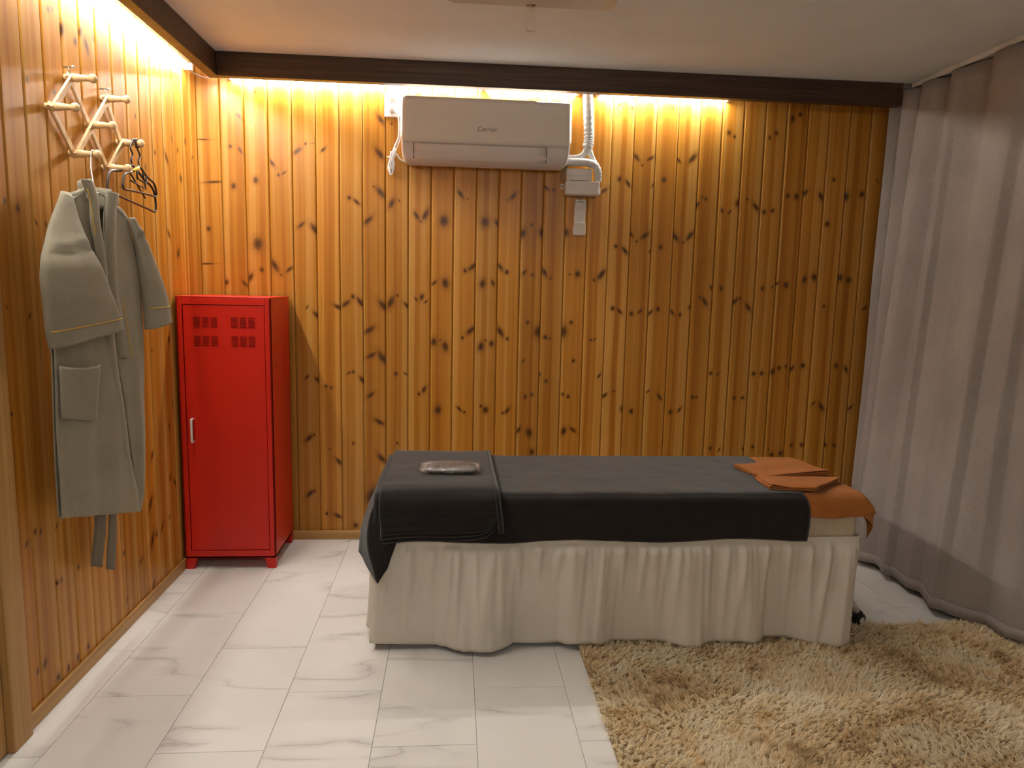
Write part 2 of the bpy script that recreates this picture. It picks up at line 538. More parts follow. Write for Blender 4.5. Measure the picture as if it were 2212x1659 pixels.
def structure(o):
    o['kind'] = 'structure'
    return o

# floor: joint bed plus marble tiles
flo = structure(MB().box(-0.12, XR + 0.1, YF - 0.1, 0.12, -0.10, -0.0025).build('floor', MAT['grout']))
tile_cache = {}
def tile(x0, x1, y0, y1):
    g = 0.0008
    w, d = round(x1 - x0 - 2 * g, 4), round(y1 - y0 - 2 * g, 4)
    key = (w, d)
    if key not in tile_cache:
        c = 0.0012
        hw, hd = w / 2, d / 2
        vs_ = [(-hw, -hd, -0.0025), (hw, -hd, -0.0025), (hw, hd, -0.0025), (-hw, hd, -0.0025),
               (-hw, -hd, -c * 0.5), (hw, -hd, -c * 0.5), (hw, hd, -c * 0.5), (-hw, hd, -c * 0.5),
               (-hw + c, -hd + c, 0), (hw - c, -hd + c, 0), (hw - c, hd - c, 0), (-hw + c, hd - c, 0)]
        fs = [(0, 1, 5, 4), (1, 2, 6, 5), (2, 3, 7, 6), (3, 0, 4, 7), (4, 5, 9, 8), (5, 6, 10, 9), (6, 7, 11, 10), (7, 4, 8, 11), (8, 9, 10, 11)]
        me = bpy.data.meshes.new('tile')
        me.from_pydata(vs_, [], fs)
        me.materials.append(MAT['marble'])
        tile_cache[key] = me
    o = bpy.data.objects.new('tile', tile_cache[key])
    COL.objects.link(o)
    o.parent = flo
    o.location = ((x0 + x1) / 2, (y0 + y1) / 2, 0)
TX, TW, TY, TH = 0.7043, 0.2986, -0.553, 0.5823
for k in range(-3, 11):
    x0, x1 = max(TX + k * TW, 0.004), min(TX + (k + 1) * TW, XR - 0.02)
    if x1 - x0 < 0.02:
        continue
    base = TY if k % 2 else TY - TH / 2
    for m_ in range(-2, 10):
        y1, y0 = base - m_ * TH, base - (m_ + 1) * TH
        y1 = min(y1, -0.008); y0 = max(y0, YF + 0.02)
        if y1 - y0 > 0.02:
            tile(x0, x1, y0, y1)

# ceiling
structure(MB().box(-0.12, XR + 0.1, YF - 0.1, 0.12, CEIL, CEIL + 0.08).build('ceiling', MAT['ceiling']))

# knots of each board: offset across, height, half length (mm), slant (degrees)
KB={0:[(-19,1962,23.0,90),(17,1768,34.5,85),(-11,1549,9.2,0),(-21,1383,25.3,88)],1:[(33,2075,13.8,-45),(-9,1935,8.0,0),(35,1919,13.8,-30),(0,1752,11.5,0),(-46,1296,11.5,10),(39,1292,16.1,-40)],2:[(2,2189,6.9,0),(-6,1783,12.6,0),(-3,1483,25.3,5),(-42,1323,18.4,25),(12,1360,9.2,0)],3:[(-39,1865,16.1,-35),(-10,1810,5.8,0),(16,1822,9.2,50),(-37,1382,27.6,-30),(33,1366,16.1,50),(-7,1338,4.6,0)],4:[(-30,1925,20.7,50),(8,1960,5.8,0),(40,1964,8.0,90),(-18,1579,16.1,50),(45,1561,25.3,-35),(4,1183,8.0,30),(48,1146,18.4,-40),(-2,837,11.5,40),(50,822,17.2,-40),(2,527,20.7,45),(28,544,5.8,0),(3,239,20.7,45),(26,252,5.8,0)],5:[(-19,1936,13.8,45),(41,1188,18.4,-60),(-20,792,6.9,0),(5,785,6.9,0),(-6,471,4.6,0),(40,406,18.4,-40),(-24,134,6.9,0),(30,122,18.4,-60)],6:[(-9,1715,8.0,0),(26,1696,16.1,-45),(-29,1205,20.7,50),(5,1240,9.2,0),(41,1213,23.0,-35),(-16,861,9.2,60),(4,866,6.9,0),(50,824,20.7,-35),(2,502,5.8,0),(10,70,11.5,0)],7:[(32,2085,25.3,-38),(27,1926,27.6,-38),(31,1744,27.6,-38),(-2,1771,4.6,0),(-29,1610,23.0,45),(43,1197,29.9,-40),(-25,1077,25.3,55),(36,940,29.9,-35),(-17,950,23.0,60),(-22,750,18.4,50),(21,613,23.0,-60),(32,424,25.3,-40),(-22,232,39.1,25)],8:[(-26,2067,4.6,0),(-26,1695,20.7,25),(-31,1216,27.6,25),(-6,859,9.2,0),(42,860,9.2,-50),(1,503,5.8,0),(9,1709,6.9,-30),(1,1249,5.8,0),(46,1202,16.1,-40)],9:[(-1,757,6.9,0),(25,781,16.1,25),(-16,1639,18.4,-30),(27,1645,23.0,25),(4,1611,4.6,0),(-17,1233,10.3,-30),(11,1245,13.8,15),(31,1222,9.2,50)],10:[(-15,677,17.2,5),(31,1890,13.8,-20),(7,1619,23.0,3),(-39,1316,13.8,45),(16,1315,20.7,-12),(-39,1022,16.1,4),(-7,1032,4.6,0),(19,1000,19.5,-14)],11:[(-18,683,13.8,-45),(8,666,5.8,0),(-24,1749,18.4,-35),(12,1726,3.4,0),(3,1379,9.2,0),(38,1398,20.7,50),(-6,1046,6.9,0),(35,1083,23.0,45)],12:[(6,679,13.8,0),(-18,698,6.9,0),(-37,1895,13.8,0),(-12,1620,20.7,3),(45,1617,13.8,-25),(-19,1317,18.4,12),(32,1321,12.6,-20),(0,1034,4.6,0),(-23,1003,18.4,12),(31,1018,11.5,0)],13:[(12,1746,18.4,40),(-18,1728,3.4,0),(-45,1403,18.4,-35),(-10,1377,9.2,0),(-37,1079,23.0,-30),(-1,1045,8.0,10),(7,677,16.1,30),(-17,663,5.8,0)],14:[(-2,1611,6.9,0),(-44,1569,18.4,15),(50,1574,18.4,-12),(-33,1377,13.8,30),(9,1366,6.9,0),(-10,1128,8.0,0),(45,1082,23.0,5),(-29,933,9.2,30),(-13,748,9.2,10),(20,760,8.0,0),(-44,574,16.1,30),(11,562,19.5,-12),(28,460,13.8,4)],15:[(-43,1792,13.8,-50),(-6,1784,6.9,0),(-43,1381,20.7,-30),(-10,1350,8.0,40),(-29,1055,9.2,0),(-6,1048,5.8,0),(-55,865,9.2,0),(-18,830,8.0,0)],16:[(-50,1580,13.8,0),(15,1376,12.6,0),(-25,1373,4.6,0),(-51,1084,23.0,5),(-10,1132,8.0,0),(9,937,8.0,0),(-12,752,8.0,0),(-41,764,6.9,0),(-30,571,16.1,15),(18,578,16.1,-50)],17:[(-15,1044,5.8,0),(23,1788,16.1,50),(27,1377,23.0,35),(-10,1348,5.8,0),(4,1047,8.0,35),(35,862,11.5,35)],18:[(-24,2202,11.5,45),(39,2187,11.5,-40),(-11,1846,10.3,0),(32,1827,16.1,-35),(-16,1518,8.0,0),(32,1497,18.4,-35),(-20,1208,9.2,0),(17,1193,14.9,-45),(3,781,6.9,60),(-45,759,16.1,50),(53,690,11.5,0)],19:[(-42,1955,20.7,-40),(30,1951,16.1,55),(-10,1917,4.6,0),(53,1827,11.5,40),(-51,1580,13.8,-30),(20,1575,20.7,50),(-21,1544,4.6,0),(54,1502,11.5,40),(-31,1182,9.2,0),(12,1195,12.6,40),(-11,678,10.3,0)],20:[(17,2199,16.1,-30),(-7,1851,10.3,0),(-7,1520,9.2,0),(-46,1189,13.8,40),(-6,1208,9.2,0),(-36,783,9.2,45),(24,755,16.1,-35)],21:[(-48,1947,13.8,-40),(23,1959,25.3,38),(-44,1572,20.7,-35),(30,1579,20.7,35),(-4,1546,4.6,0),(-41,1193,13.8,-35),(1,1182,9.2,15),(52,1226,13.8,35),(-23,675,10.3,0),(23,687,13.8,35)],22:[(-54,1730,18.4,35),(-8,1763,6.9,0),(-28,1774,4.6,0),(-12,1271,5.8,0),(15,1251,20.7,-30),(47,1324,9.2,0),(-20,756,9.2,0),(0,756,5.8,0)],23:[(-19,2088,10.3,0),(10,2071,6.9,0),(-31,1709,10.3,-15),(8,1704,10.3,30),(48,1748,13.8,5),(-12,1321,9.2,0),(-41,881,9.2,0),(-1,879,10.3,40),(-19,483,8.0,0),(29,476,9.2,30)],24:[(-16,1768,5.8,0),(32,1733,20.7,-40),(-45,1256,18.4,38),(-19,1271,5.8,0),(26,1227,20.7,-35),(-17,753,9.2,0),(28,754,8.0,0),(49,481,5.8,0)],25:[(2,2097,9.2,0),(-30,2073,6.9,0),(-33,1709,9.2,0),(10,1717,9.2,0),(-15,1325,8.0,0),(-31,882,9.2,0),(11,885,9.2,0),(38,1334,6.9,40),(-9,492,8.0,0)],26:[(-30,2169,14.9,10),(9,2191,9.2,0),(-26,1793,9.2,0),(21,1790,12.6,0),(-49,1351,11.5,50),(-2,1345,12.6,0),(-40,895,16.1,20),(-7,913,9.2,0),(30,923,6.9,0),(-33,477,4.6,0),(-13,449,10.3,0),(35,457,11.5,0)],27:[(-47,1809,18.4,40),(39,1794,18.4,-25),(-15,1375,16.1,15),(36,1388,14.9,-8),(-49,911,16.1,35),(10,929,11.5,0),(-18,502,9.2,10),(38,503,9.2,0)],28:[(-10,1880,8.0,0),(-26,1659,11.5,0),(-10,1240,6.9,0),(-26,728,11.5,40),(18,711,20.7,-35)],29:[(-50,1798,18.4,10),(33,1812,12.6,0),(-46,1389,14.9,5),(0,1378,13.8,0),(-27,929,11.5,0),(28,912,16.1,-25),(-54,503,10.3,0),(-3,501,9.2,0)],30:[(0,1881,8.0,-30),(-10,1234,11.5,50),(-41,707,13.8,40)]}
KL={0:[(-29,1865,10.8,36)],1:[(-19,1921,13.2,18)],2:[(-4,1868,10.3,18),(22,1749,12.9,0),(-40,1420,17.6,18)],3:[(50,1893,17.7,-27),(-25,1811,22.3,-36),(-33,1496,17.1,-36)],4:[(-43,288,7.4,18),(-34,1812,7.2,0),(28,1049,12.1,18),(50,766,12.3,0),(-6,680,12.1,27),(-19,459,12.3,21),(29,421,14.9,-36)],5:[(-16,269,17.0,32),(-22,1739,9.3,-18),(-43,1344,10.3,0),(-7,1351,10.4,27),(-39,1017,4.6,0)],6:[(-9,405,25.6,32),(-8,249,28.4,28),(35,259,9.6,0),(-14,65,16.8,36),(15,1915,9.2,27),(25,593,16.2,27)],7:[(-10,204,13.8,54),(-28,785,10.9,18)],8:[(-40,290,7.7,9),(-34,105,9.0,18),(-40,1371,8.3,0)],9:[(-8,2059,23.1,-27),(45,2098,15.0,-36),(-43,2093,14.6,21)],10:[(-50,2060,20.1,21),(29,2051,10.3,0)],11:[(-33,364,7.0,9),(-2,73,8.3,0),(-11,2095,7.9,0),(13,2105,6.0,0),(-5,1859,7.7,0)],12:[(-36,1460,8.1,-36),(13,1459,5.5,0),(-32,542,8.5,45),(-49,365,6.7,9),(-25,364,6.8,18),(-18,66,10.1,9),(40,71,10.2,9),(-36,1857,7.4,0)],13:[(-13,1492,8.8,0),(7,1190,7.9,18),(-37,564,7.3,9),(-10,554,8.2,21),(-32,151,13.5,21),(31,69,9.9,0)],14:[(39,1505,6.9,0),(13,1219,3.4,0),(-31,1188,6.7,0),(-17,1183,4.2,0),(2,926,4.3,0),(-28,920,4.2,0),(-13,558,7.1,18),(-37,551,8.8,36),(28,542,8.1,45),(38,146,9.5,21),(-14,142,9.4,18),(-48,146,12.1,18),(51,1834,7.1,0)]}


# boards
def board_mesh(w):
    hw = w / 2 - 0.0010
    d0 = 0.010
    edge = [(0.0, 0.0), (0.0, 0.0040), (0.0018, 0.0068), (0.0042, 0.0088), (0.0070, d0)]
    prof = [(-hw + a, -b) for a, b in edge] + [(hw - a, -b) for a, b in edge[::-1]]
    mb = MB().prism(prof, 'z', 0.0, CEIL - 0.001)
    me = bpy.data.meshes.new('plank')
    me.from_pydata(mb.v, [], mb.f)
    bm = bmesh.new(); bm.from_mesh(me)
    bmesh.ops.recalc_face_normals(bm, faces=bm.faces)
    bm.to_mesh(me); bm.free()
    me.materials.append(MAT['pine'])
    return me

def set_knots(o, ks):
    for i in range(NK):
        if i < len(ks):
            x, z, l, a = ks[i]
            o['knot%02d' % i] = [x / 1000.0, z / 1000.0, l * 1.18 / 1000.0, math.radians(a)]
        else:
            o['knot%02d' % i] = [0.0, -9.0, 0.005, 0.0]

wall_back = structure(MB().box(-0.12, XR + 0.1, 0.004, 0.12, 0, CEIL).build('wall_back', MAT['trim']))
bmesh_back = board_mesh(PITCH)
for i in range(0, 32):
    o = bpy.data.objects.new('plank', bmesh_back)
    COL.objects.link(o)
    o.parent = wall_back
    x0 = i * PITCH
    o.location = (x0 + PITCH / 2, 0.004, 0.0005)
    set_knots(o, KB.get(i, []))
wall_left = structure(MB().box(-0.12, -0.004, YF - 0.1, 0.004, 0, CEIL).build('wall_left', MAT['plaster']))
bmesh_left = board_mesh(LPITCH)
bmesh_first = board_mesh(LPITCH * LOFF)
for i in range(0, 15):
    o = bpy.data.objects.new('plank', bmesh_first if i == 0 else bmesh_left)
    COL.objects.link(o)
    o.parent = wall_left
    yc = -LPITCH * LOFF / 2 if i == 0 else -((i - 1 + LOFF + 0.5) * LPITCH)
    o.location = (-0.004, yc - (0.006 if i == 0 else 0), 0.0005)
    o.rotation_euler = (0, 0, math.pi / 2)
    set_knots(o, KL.get(i, []))
# plain walls out of the picture
structure(MB().box(XR, XR + 0.1, YF - 0.1, 0.004, 0, CEIL).build('wall_right', MAT['plaster']))
structure(MB().box(-0.12, XR + 0.1, YF - 0.1, YF, 0, CEIL).build('wall_front', MAT['plaster']))

# skirting boards
structure(MB().box(0.016, XR - 0.01, -0.018, -0.0065, 0.0005, 0.046).build('baseboard_back', MAT['trim'], bevel=0.002))
structure(MB().box(0.0065, 0.018, -1.612, -0.0065, 0.0005, 0.046).build('baseboard_left', MAT['trim'], bevel=0.002))
# door jamb closing the panelling on the left
structure(MB().box(-0.003, 0.030, -1.700, -1.612, 0.0005, CEIL - 0.001).build('trim_3', MAT['trimv'], bevel=0.003))
# door beyond the jamb
d1 = structure(MB().box(-0.003, 0.012, -2.52, -1.705, 0.004, 2.05).build('door_1', MAT['trimv'], bevel=0.003))
MB().tube([(0.013, -1.79, 1.0), (0.055, -1.79, 1.0), (0.06, -1.80, 1.0), (0.06, -1.90, 1.0)], 0.009, 10).build('door_handle', MAT['steel'], d1, smooth=True)
structure(MB().box(-0.003, 0.030, -2.62, -2.525, 0.0005, CEIL - 0.001).build('trim_4', MAT['trimv'], bevel=0.003))

# dark cove beams under the ceiling that hide the lamps
BZ0 = 2.210
structure(MB().box(0.155, 3.36, -0.175, -0.130, BZ0, CEIL - 0.001).build('trim_1', MAT['beam'], bevel=0.0025))
structure(MB().box(0.108, 0.154, YF + 0.02, -0.130, BZ0, CEIL - 0.001).build('trim_2', MAT['beam'], bevel=0.0025))

# ------------------------------------------------------------------ lamps hidden in the cove, plus added fill tubes behind the camera
def led(axis, a, b, label):
    if axis == 'x':
        t = thing('led_tube_light', label, 'lamp', ((a + b) / 2, -0.02, 2.29), 'tube lamps in the cove')
        hb = MB().box(a, b, -0.030, -0.0065, 2.240, 2.262)
        pts = [(lerp(a + 0.01, b - 0.01, i / 24), -0.034, 2.243) for i in range(25)]
        ca = MB().box(a - 0.004, a + 0.012, -0.044, -0.0065, 2.232, 2.262); cb = MB().box(b - 0.012, b + 0.004, -0.044, -0.0065, 2.232, 2.262)
    else:
        t = thing('led_tube_light', label, 'lamp', (0.02, (a + b) / 2, 2.29), 'tube lamps in the cove')
        hb = MB().box(0.0065, 0.030, a, b, 2.240, 2.262)
        pts = [(0.034, lerp(a + 0.01, b - 0.01, i / 24), 2.243) for i in range(25)]
        ca = MB().box(0.0065, 0.044, a - 0.004, a + 0.012, 2.232, 2.262); cb = MB().box(0.0065, 0.044, b - 0.012, b + 0.004, 2.232, 2.262)
    part(hb, 'housing', MAT['white'], t)
    part(MB().tube(pts, 0.0085, 8), 'diffuser', MAT['led'], t, smooth=True)
    part(ca, 'end_cap', MAT['white'], t, bevel=0.002); part(cb, 'end_cap', MAT['white'], t, bevel=0.002)
    return t
led('x', 0.16, 1.34, 'glowing tube lamp behind the dark beam above the air conditioner')
led('x', 1.36, 1.81, 'short glowing tube lamp behind the dark beam just left of the wrapped pipe')
led('x', 1.90, 2.56, 'glowing tube lamp behind the dark beam right of the white wrapped pipe')
led('y', -1.33, -0.15, 'glowing tube lamp behind the left beam nearest the wall corner')
led('y', -2.10, -1.36, 'glowing tube lamp behind the left beam above the coat pegs at frame top')
def added_fill_led(a, b, label):  # unseen tubes, added to brighten the ceiling and camera-facing sides
    t = thing('led_tube_light', label, 'lamp', ((a + b) / 2, YF + 0.02, 2.23), 'tube lamps in the cove')
    part(MB().box(a, b, YF + 0.0005, YF + 0.016, 2.218, 2.242), 'housing', MAT['white'], t)
    part(MB().tube([(lerp(a + 0.01, b - 0.01, i / 24), YF + 0.022, 2.23) for i in range(25)], 0.0085, 8), 'diffuser', MAT['ledfill'], t, smooth=True)
added_fill_led(0.3, 1.5, 'added fill tube on the wall behind the camera, left one')
added_fill_led(1.6, 2.8, 'added fill tube on the wall behind the camera, right one')
w_ = MB().tube(smoothpts([(0.026, -0.146, 2.245), (0.030, -0.125, 2.235), (0.055, -0.09, 2.226), (0.09, -0.06, 2.228), (0.13, -0.04, 2.262)], 20), 0.0022, 6)
tag(w_.build('lamp_cable', MAT['greyprint'], smooth=True), 'thin dark cable looping across the wall corner under the beams', 'cable')

# ------------------------------------------------------------------ locker
def locker():
    t = thing('metal_locker', 'tall bright red metal locker in the corner beside the bed', 'locker', (0.215, -0.215, 0))
    x0, x1, yf, yb, zt = 0.020, 0.418, -0.392, -0.030, 1.236
    R = MAT['red']
    b = MB()
    b.box(x0, x0 + 0.004, yf, yb, 0.050, zt - 0.001); b.box(x1 - 0.004, x1, yf, yb, 0.050, zt - 0.001)
    b.box(x0, x1, yb - 0.004, yb, 0.050, zt - 0.001); b.box(x0, x1, yf, yb, 0.050, 0.058)
    part(b, 'body', R, t)
    part(MB().box(x0 - 0.0005, x1 + 0.0005, yf - 0.0005, yb, zt - 0.006, zt), 'top_panel', R, t, bevel=0.0015)
    fr = MB()
    fr.box(x0, x0 + 0.024, yf, yf + 0.02, 0.050, zt - 0.006); fr.box(x1 - 0.024, x1, yf, yf + 0.02, 0.050, zt - 0.006)
    fr.box(x0 + 0.0245, x1 - 0.0245, yf, yf + 0.02, zt - 0.036, zt - 0.006); fr.box(x0 + 0.0245, x1 - 0.0245, yf, yf + 0.02, 0.050, 0.085)
    part(fr, 'front_frame', R, t, bevel=0.0012)
    d = MB().box(x0 + 0.0265, x1 - 0.0265, yf + 0.003, yf + 0.018, 0.0875, zt - 0.0385)
    door = part(d, 'door', R, t, bevel=0.002)
    door.location = (0, 0, 0)
    for gx in (0.090, 0.250):
        for gz in (1.147, 1.064):
            v = MB()
            for c in range(3):
                for r_ in range(5):
                    xx = gx + c * 0.0365; z_ = gz - r_ * 0.0098
                    v.add([(xx, yf + 0.0032, z_), (xx + 0.028, yf + 0.0032, z_), (xx + 0.028, yf + 0.0002, z_ - 0.0052), (xx, yf + 0.0002, z_ - 0.0052),
                           (xx, yf + 0.0034, z_ - 0.0058), (xx + 0.028, yf + 0.0034, z_ - 0.0058)],
                          [(0, 1, 2, 3), (3, 2, 5, 4), (0, 3, 4), (1, 5, 2)])
            l = t.location
            v.v = [(p[0] - l.x, p[1] - l.y, p[2] - l.z) for p in v.v]
            v.build('vent', MAT['redvent'], door)
    h = MB()
    h.tube(smoothpts([(0.0735, yf + 0.004, 0.694), (0.0735, yf - 0.016, 0.694), (0.0735, yf - 0.021, 0.688), (0.0735, yf - 0.021, 0.645), (0.0735, yf - 0.021, 0.600), (0.0735, yf - 0.016, 0.594), (0.0735, yf + 0.004, 0.594)], 30), 0.0055, 10)
    l = t.location
    h.v = [(p[0] - l.x, p[1] - l.y, p[2] - l.z) for p in h.v]
    ho = h.build('handle', MAT['steel'], door, smooth=True)
    ho['label'] = 'slim brushed silver pull handle'
    for sx in (0, 1):
        for sy in (0, 1):
            y0, y1 = (yf, yf + 0.035) if sy == 0 else (yb - 0.035, yb)
            if sx == 0:
                poly = [(x0, 0.0), (x0 + 0.036, 0.0), (x0 + 0.048, 0.0498), (x0, 0.0498)]
            else:
                poly = [(x1, 0.0), (x1 - 0.036, 0.0), (x1 - 0.048, 0.0498), (x1, 0.0498)]
            part(MB().prism(poly, 'y', y0, y1), 'leg', R, t, bevel=0.001)
locker()

# ------------------------------------------------------------------ air conditioner
def aircon():
    X0, X1 = 0.972, 1.752
    t = thing('air_conditioner', 'white wall air conditioner hanging under the dark beam', 'air conditioner', ((X0 + X1) / 2, -0.1, 1.87))
    # casing: side profile swept along the width
    prof = [(-0.0065, 1.885), (-0.045, 1.871), (-0.115, 1.871), (-0.165, 1.888), (-0.190, 1.920), (-0.196, 1.955), (-0.190, 2.02), (-0.176, 2.135), (-0.165, 2.158), (-0.120, 2.163), (-0.0065, 2.163)]
    es = [0.0, 0.0012, 0.004, 0.009, 0.016, 0.024, 0.034]
    xs_ = [X0 + e for e in es] + [X1 - e for e in es[::-1]]
    rings = []
    fine_prof = smoothpts(prof, 40)
    cyc, czc = -0.09, 2.0
    for x in xs_:
        e = min(x - X0, X1 - x)
        q = min(1, e / 0.034)
        lift = 0.034 * (1 - math.sqrt(max(0, 1 - (1 - q) ** 2)))
        qe = min(1, e / 0.012)
        inset = 0.012 * (1 - math.sqrt(max(0, 1 - (1 - qe) ** 2)))
        ring = []
        for (y, z) in fine_prof:
            wz = min(1, max(0, (1.96 - z) / 0.06))
            z2 = z + lift * wz
            y2 = y + (inset if y < -0.02 else 0)
            if z > 2.10: z2 = z - inset * 0.5
            ring.append((x, min(y2, -0.0065), z2))
        rings.append(ring)
    m_ = len(rings[0])
    cv_ = MB().add([p for r_ in rings for p in r_], [(i * m_ + k, i * m_ + (k + 1) % m_, (i + 1) * m_ + (k + 1) % m_, (i + 1) * m_ + k) for i in range(len(rings) - 1) for k in range(m_)] + [tuple(range(m_)), tuple((len(rings) - 1) * m_ + k for k in range(m_))])
    part(cv_, 'casing', MAT['aclow'], t, smooth=True)
    # front panel, slightly proud, with rounded lower corners
    def panel_y(z):
        return interp([1.950, 2.02, 2.135, 2.160], [-0.2005, -0.1975, -0.1850, -0.1800], z)
    xs = np.linspace(X0 - 0.003, X1 + 0.003, 41)
    def pf(u, v):
        x = lerp(X0 - 0.003, X1 + 0.003, u)
        e = min(x - X0 + 0.003, X1 + 0.003 - x)
        zb = 1.952 + (0.022 * (1 - math.sqrt(max(0, 1 - (1 - e / 0.03) ** 2))) if e < 0.03 else 0)
        zt = 2.157 if (0.02 < x - X0 < 0.62) else 2.151
        z = lerp(zb, zt, v)
        y = panel_y(z)
        if e < 0.012:
            y += (1 - e / 0.012) ** 2 * 0.012
        return (x, y, z)
    us = 60
    p_ = MB().grid(pf, us, 10)
    part(p_, 'front_panel', MAT['acfront'], t, smooth=True, solid=0.003, soff=1)
    # air flap
    fl = MB().grid(lambda u, v: (lerp(1.030, 1.640, u), *curve_at([(-0.1960, 1.9505), (-0.1915, 1.922), (-0.1665, 1.889), (-0.150, 1.882)], v)), 12, 10)
    part(fl, 'flap', MAT['aclow'], t, smooth=True, solid=0.0012)
    for xe in (1.0275, 1.6425):
        g = MB().grid(lambda u, v: (xe - 0.0013 + 0.0026 * u, *curve_at([(-0.1968, 1.948), (-0.1925, 1.922), (-0.1680, 1.890), (-0.162, 1.8865)], v)), 1, 8)
        part(g, 'flap_gap', MAT['black'], t, solid=0.002)
    # small row of printed marks along the belly
    x = 1.21
    marks = MB()
    for k in range(26):
        w = random.uniform(0.004, 0.011)
        if k not in (5, 12, 20):
            marks.box(x, x + w, -0.1500, -0.1465, 1.8795, 1.8815)
        x += w + 0.004
    part(marks, 'printed_marks', MAT['greyprint'], t)
    # brand lettering on the panel
    cu = bpy.data.curves.new('logo', 'FONT')
    cu.body = 'Carrier'
    cu.size = 0.030
    cu.shear = 0.28
    cu.extrude = 0.0003
    cu.align_x = 'CENTER'
    tmp = bpy.data.objects.new('logo_tmp', cu)
    COL.objects.link(tmp)
    dg = bpy.context.evaluated_depsgraph_get()
    me = bpy.data.meshes.new_from_object(tmp.evaluated_get(dg))
    bpy.data.objects.remove(tmp)
    lo = link('logo', me, MAT['greyprint'], t)
    lo.rotation_euler = (math.radians(90 - 6), 0, 0)
    lo.location = (1.362 - t.location.x, panel_y(2.015) - 0.0036 - t.location.y, 2.010 - t.location.z)
aircon()

# ------------------------------------------------------------------ socket, plugs and cords by the air conditioner
def outlet(x0, x1, z0, z1, label, sockets):
    t = thing('wall_outlet', label, 'outlet', ((x0 + x1) / 2, -0.007, (z0 + z1) / 2))
    part(MB().box(x0, x1, -0.018, -0.0062, z0, z1), 'plate', MAT['white'], t, bevel=0.003, seg=3)
    for (sx, sz) in sockets:
        part(MB().lathe([(0, 0.0185), (0.003, 0.0185), (0.003, 0.0165), (-0.004, 0.0165), (-0.004, 0.0)], (sx, -0.018, sz), (0, -1, 0), 24), 'socket_ring', MAT['white'], t, smooth=False)
outlet(0.880, 0.957, 2.097, 2.209, 'white double wall outlet beside the air conditioner', [(0.918, 2.178), (0.918, 2.130)])
outlet(0.874, 0.946, 0.300, 0.378, 'white wall outlet peeking out behind the left end of the bed', [(0.910, 0.338)])

def plug(sx, sz, label, path, bundle=None):
    t = thing('power_plug', label, 'plug', (sx, -0.03, sz))
    part(MB().lathe([(0.000, 0.013), (0.004, 0.0158), (0.014, 0.0155), (0.022, 0.012), (0.027, 0.006)], (sx, -0.0215, sz), (0, -1, 0), 20), 'plug_body', MAT['white'], t, smooth=True)
    part(MB().tube(smoothpts([(sx, -0.043, sz), (sx + 0.010, -0.045, sz - 0.010), (sx + 0.022, -0.043, sz - 0.024)], 10), lambda u: 0.0095 - 0.005 * u, 10), 'strain_relief', MAT['white'], t, smooth=True)
    part(MB().tube(smoothpts(path, 60), 0.0036, 8), 'cord', MAT['cord'], t, smooth=True)
    if bundle:
        part(bundle, 'bundled_cord', MAT['cord'], t, smooth=True)
plug(0.918, 2.178, 'white plug in the upper socket with its cord running behind the air conditioner',
     [(0.940, -0.043, 2.154), (0.952, -0.040, 2.135), (0.958, -0.035, 2.10), (0.960, -0.03, 2.05), (0.955, -0.03, 2.0), (0.935, -0.03, 1.945), (0.915, -0.03, 1.905)])
bd = MB()
for k, (dx, dy, ln) in enumerate([(0, 0, 0.075), (0.006, -0.006, 0.068), (-0.006, -0.004, 0.062), (0.003, -0.012, 0.078), (-0.003, -0.010, 0.056)]):
    cx_, cz_ = 0.912 + dx, 1.905
    bd.tube(smoothpts([(cx_ + 0.006, -0.028 + dy, cz_ + 0.03), (cx_ + 0.004, -0.03 + dy, cz_), (cx_ - 0.006, -0.03 + dy, cz_ - ln * 0.6), (cx_ - 0.004, -0.03 + dy, cz_ - ln), (cx_ + 0.006, -0.03 + dy, cz_ - ln * 0.9), (cx_ + 0.010, -0.03 + dy, cz_ - ln * 0.4), (cx_ + 0.006, -0.03 + dy, cz_), (cx_ + 0.02, -0.028 + dy, cz_ + 0.045)], 36), 0.0036, 8)
bd.tube(smoothpts([(0.924, -0.024, 1.905), (0.935, -0.032, 1.925), (0.95, -0.03, 1.905), (0.968, -0.03, 1.893), (0.985, -0.03, 1.89)], 20), 0.0042, 8)
bd.tube([(0.905 + 0.010 * math.cos(a), -0.033 + 0.012 * math.sin(a), 1.908) for a in np.linspace(0, 6.283, 17)[:-1]], 0.002, 6, closed=True)
plug(0.918, 2.130, 'white plug in the lower socket with a tied bundle of cord hanging below',
     [(0.940, -0.043, 2.106), (0.948, -0.040, 2.085), (0.950, -0.036, 2.05), (0.947, -0.033, 2.0), (0.93, -0.032, 1.96), (0.918, -0.03, 1.92), (0.913, -0.03, 1.90)], bd)

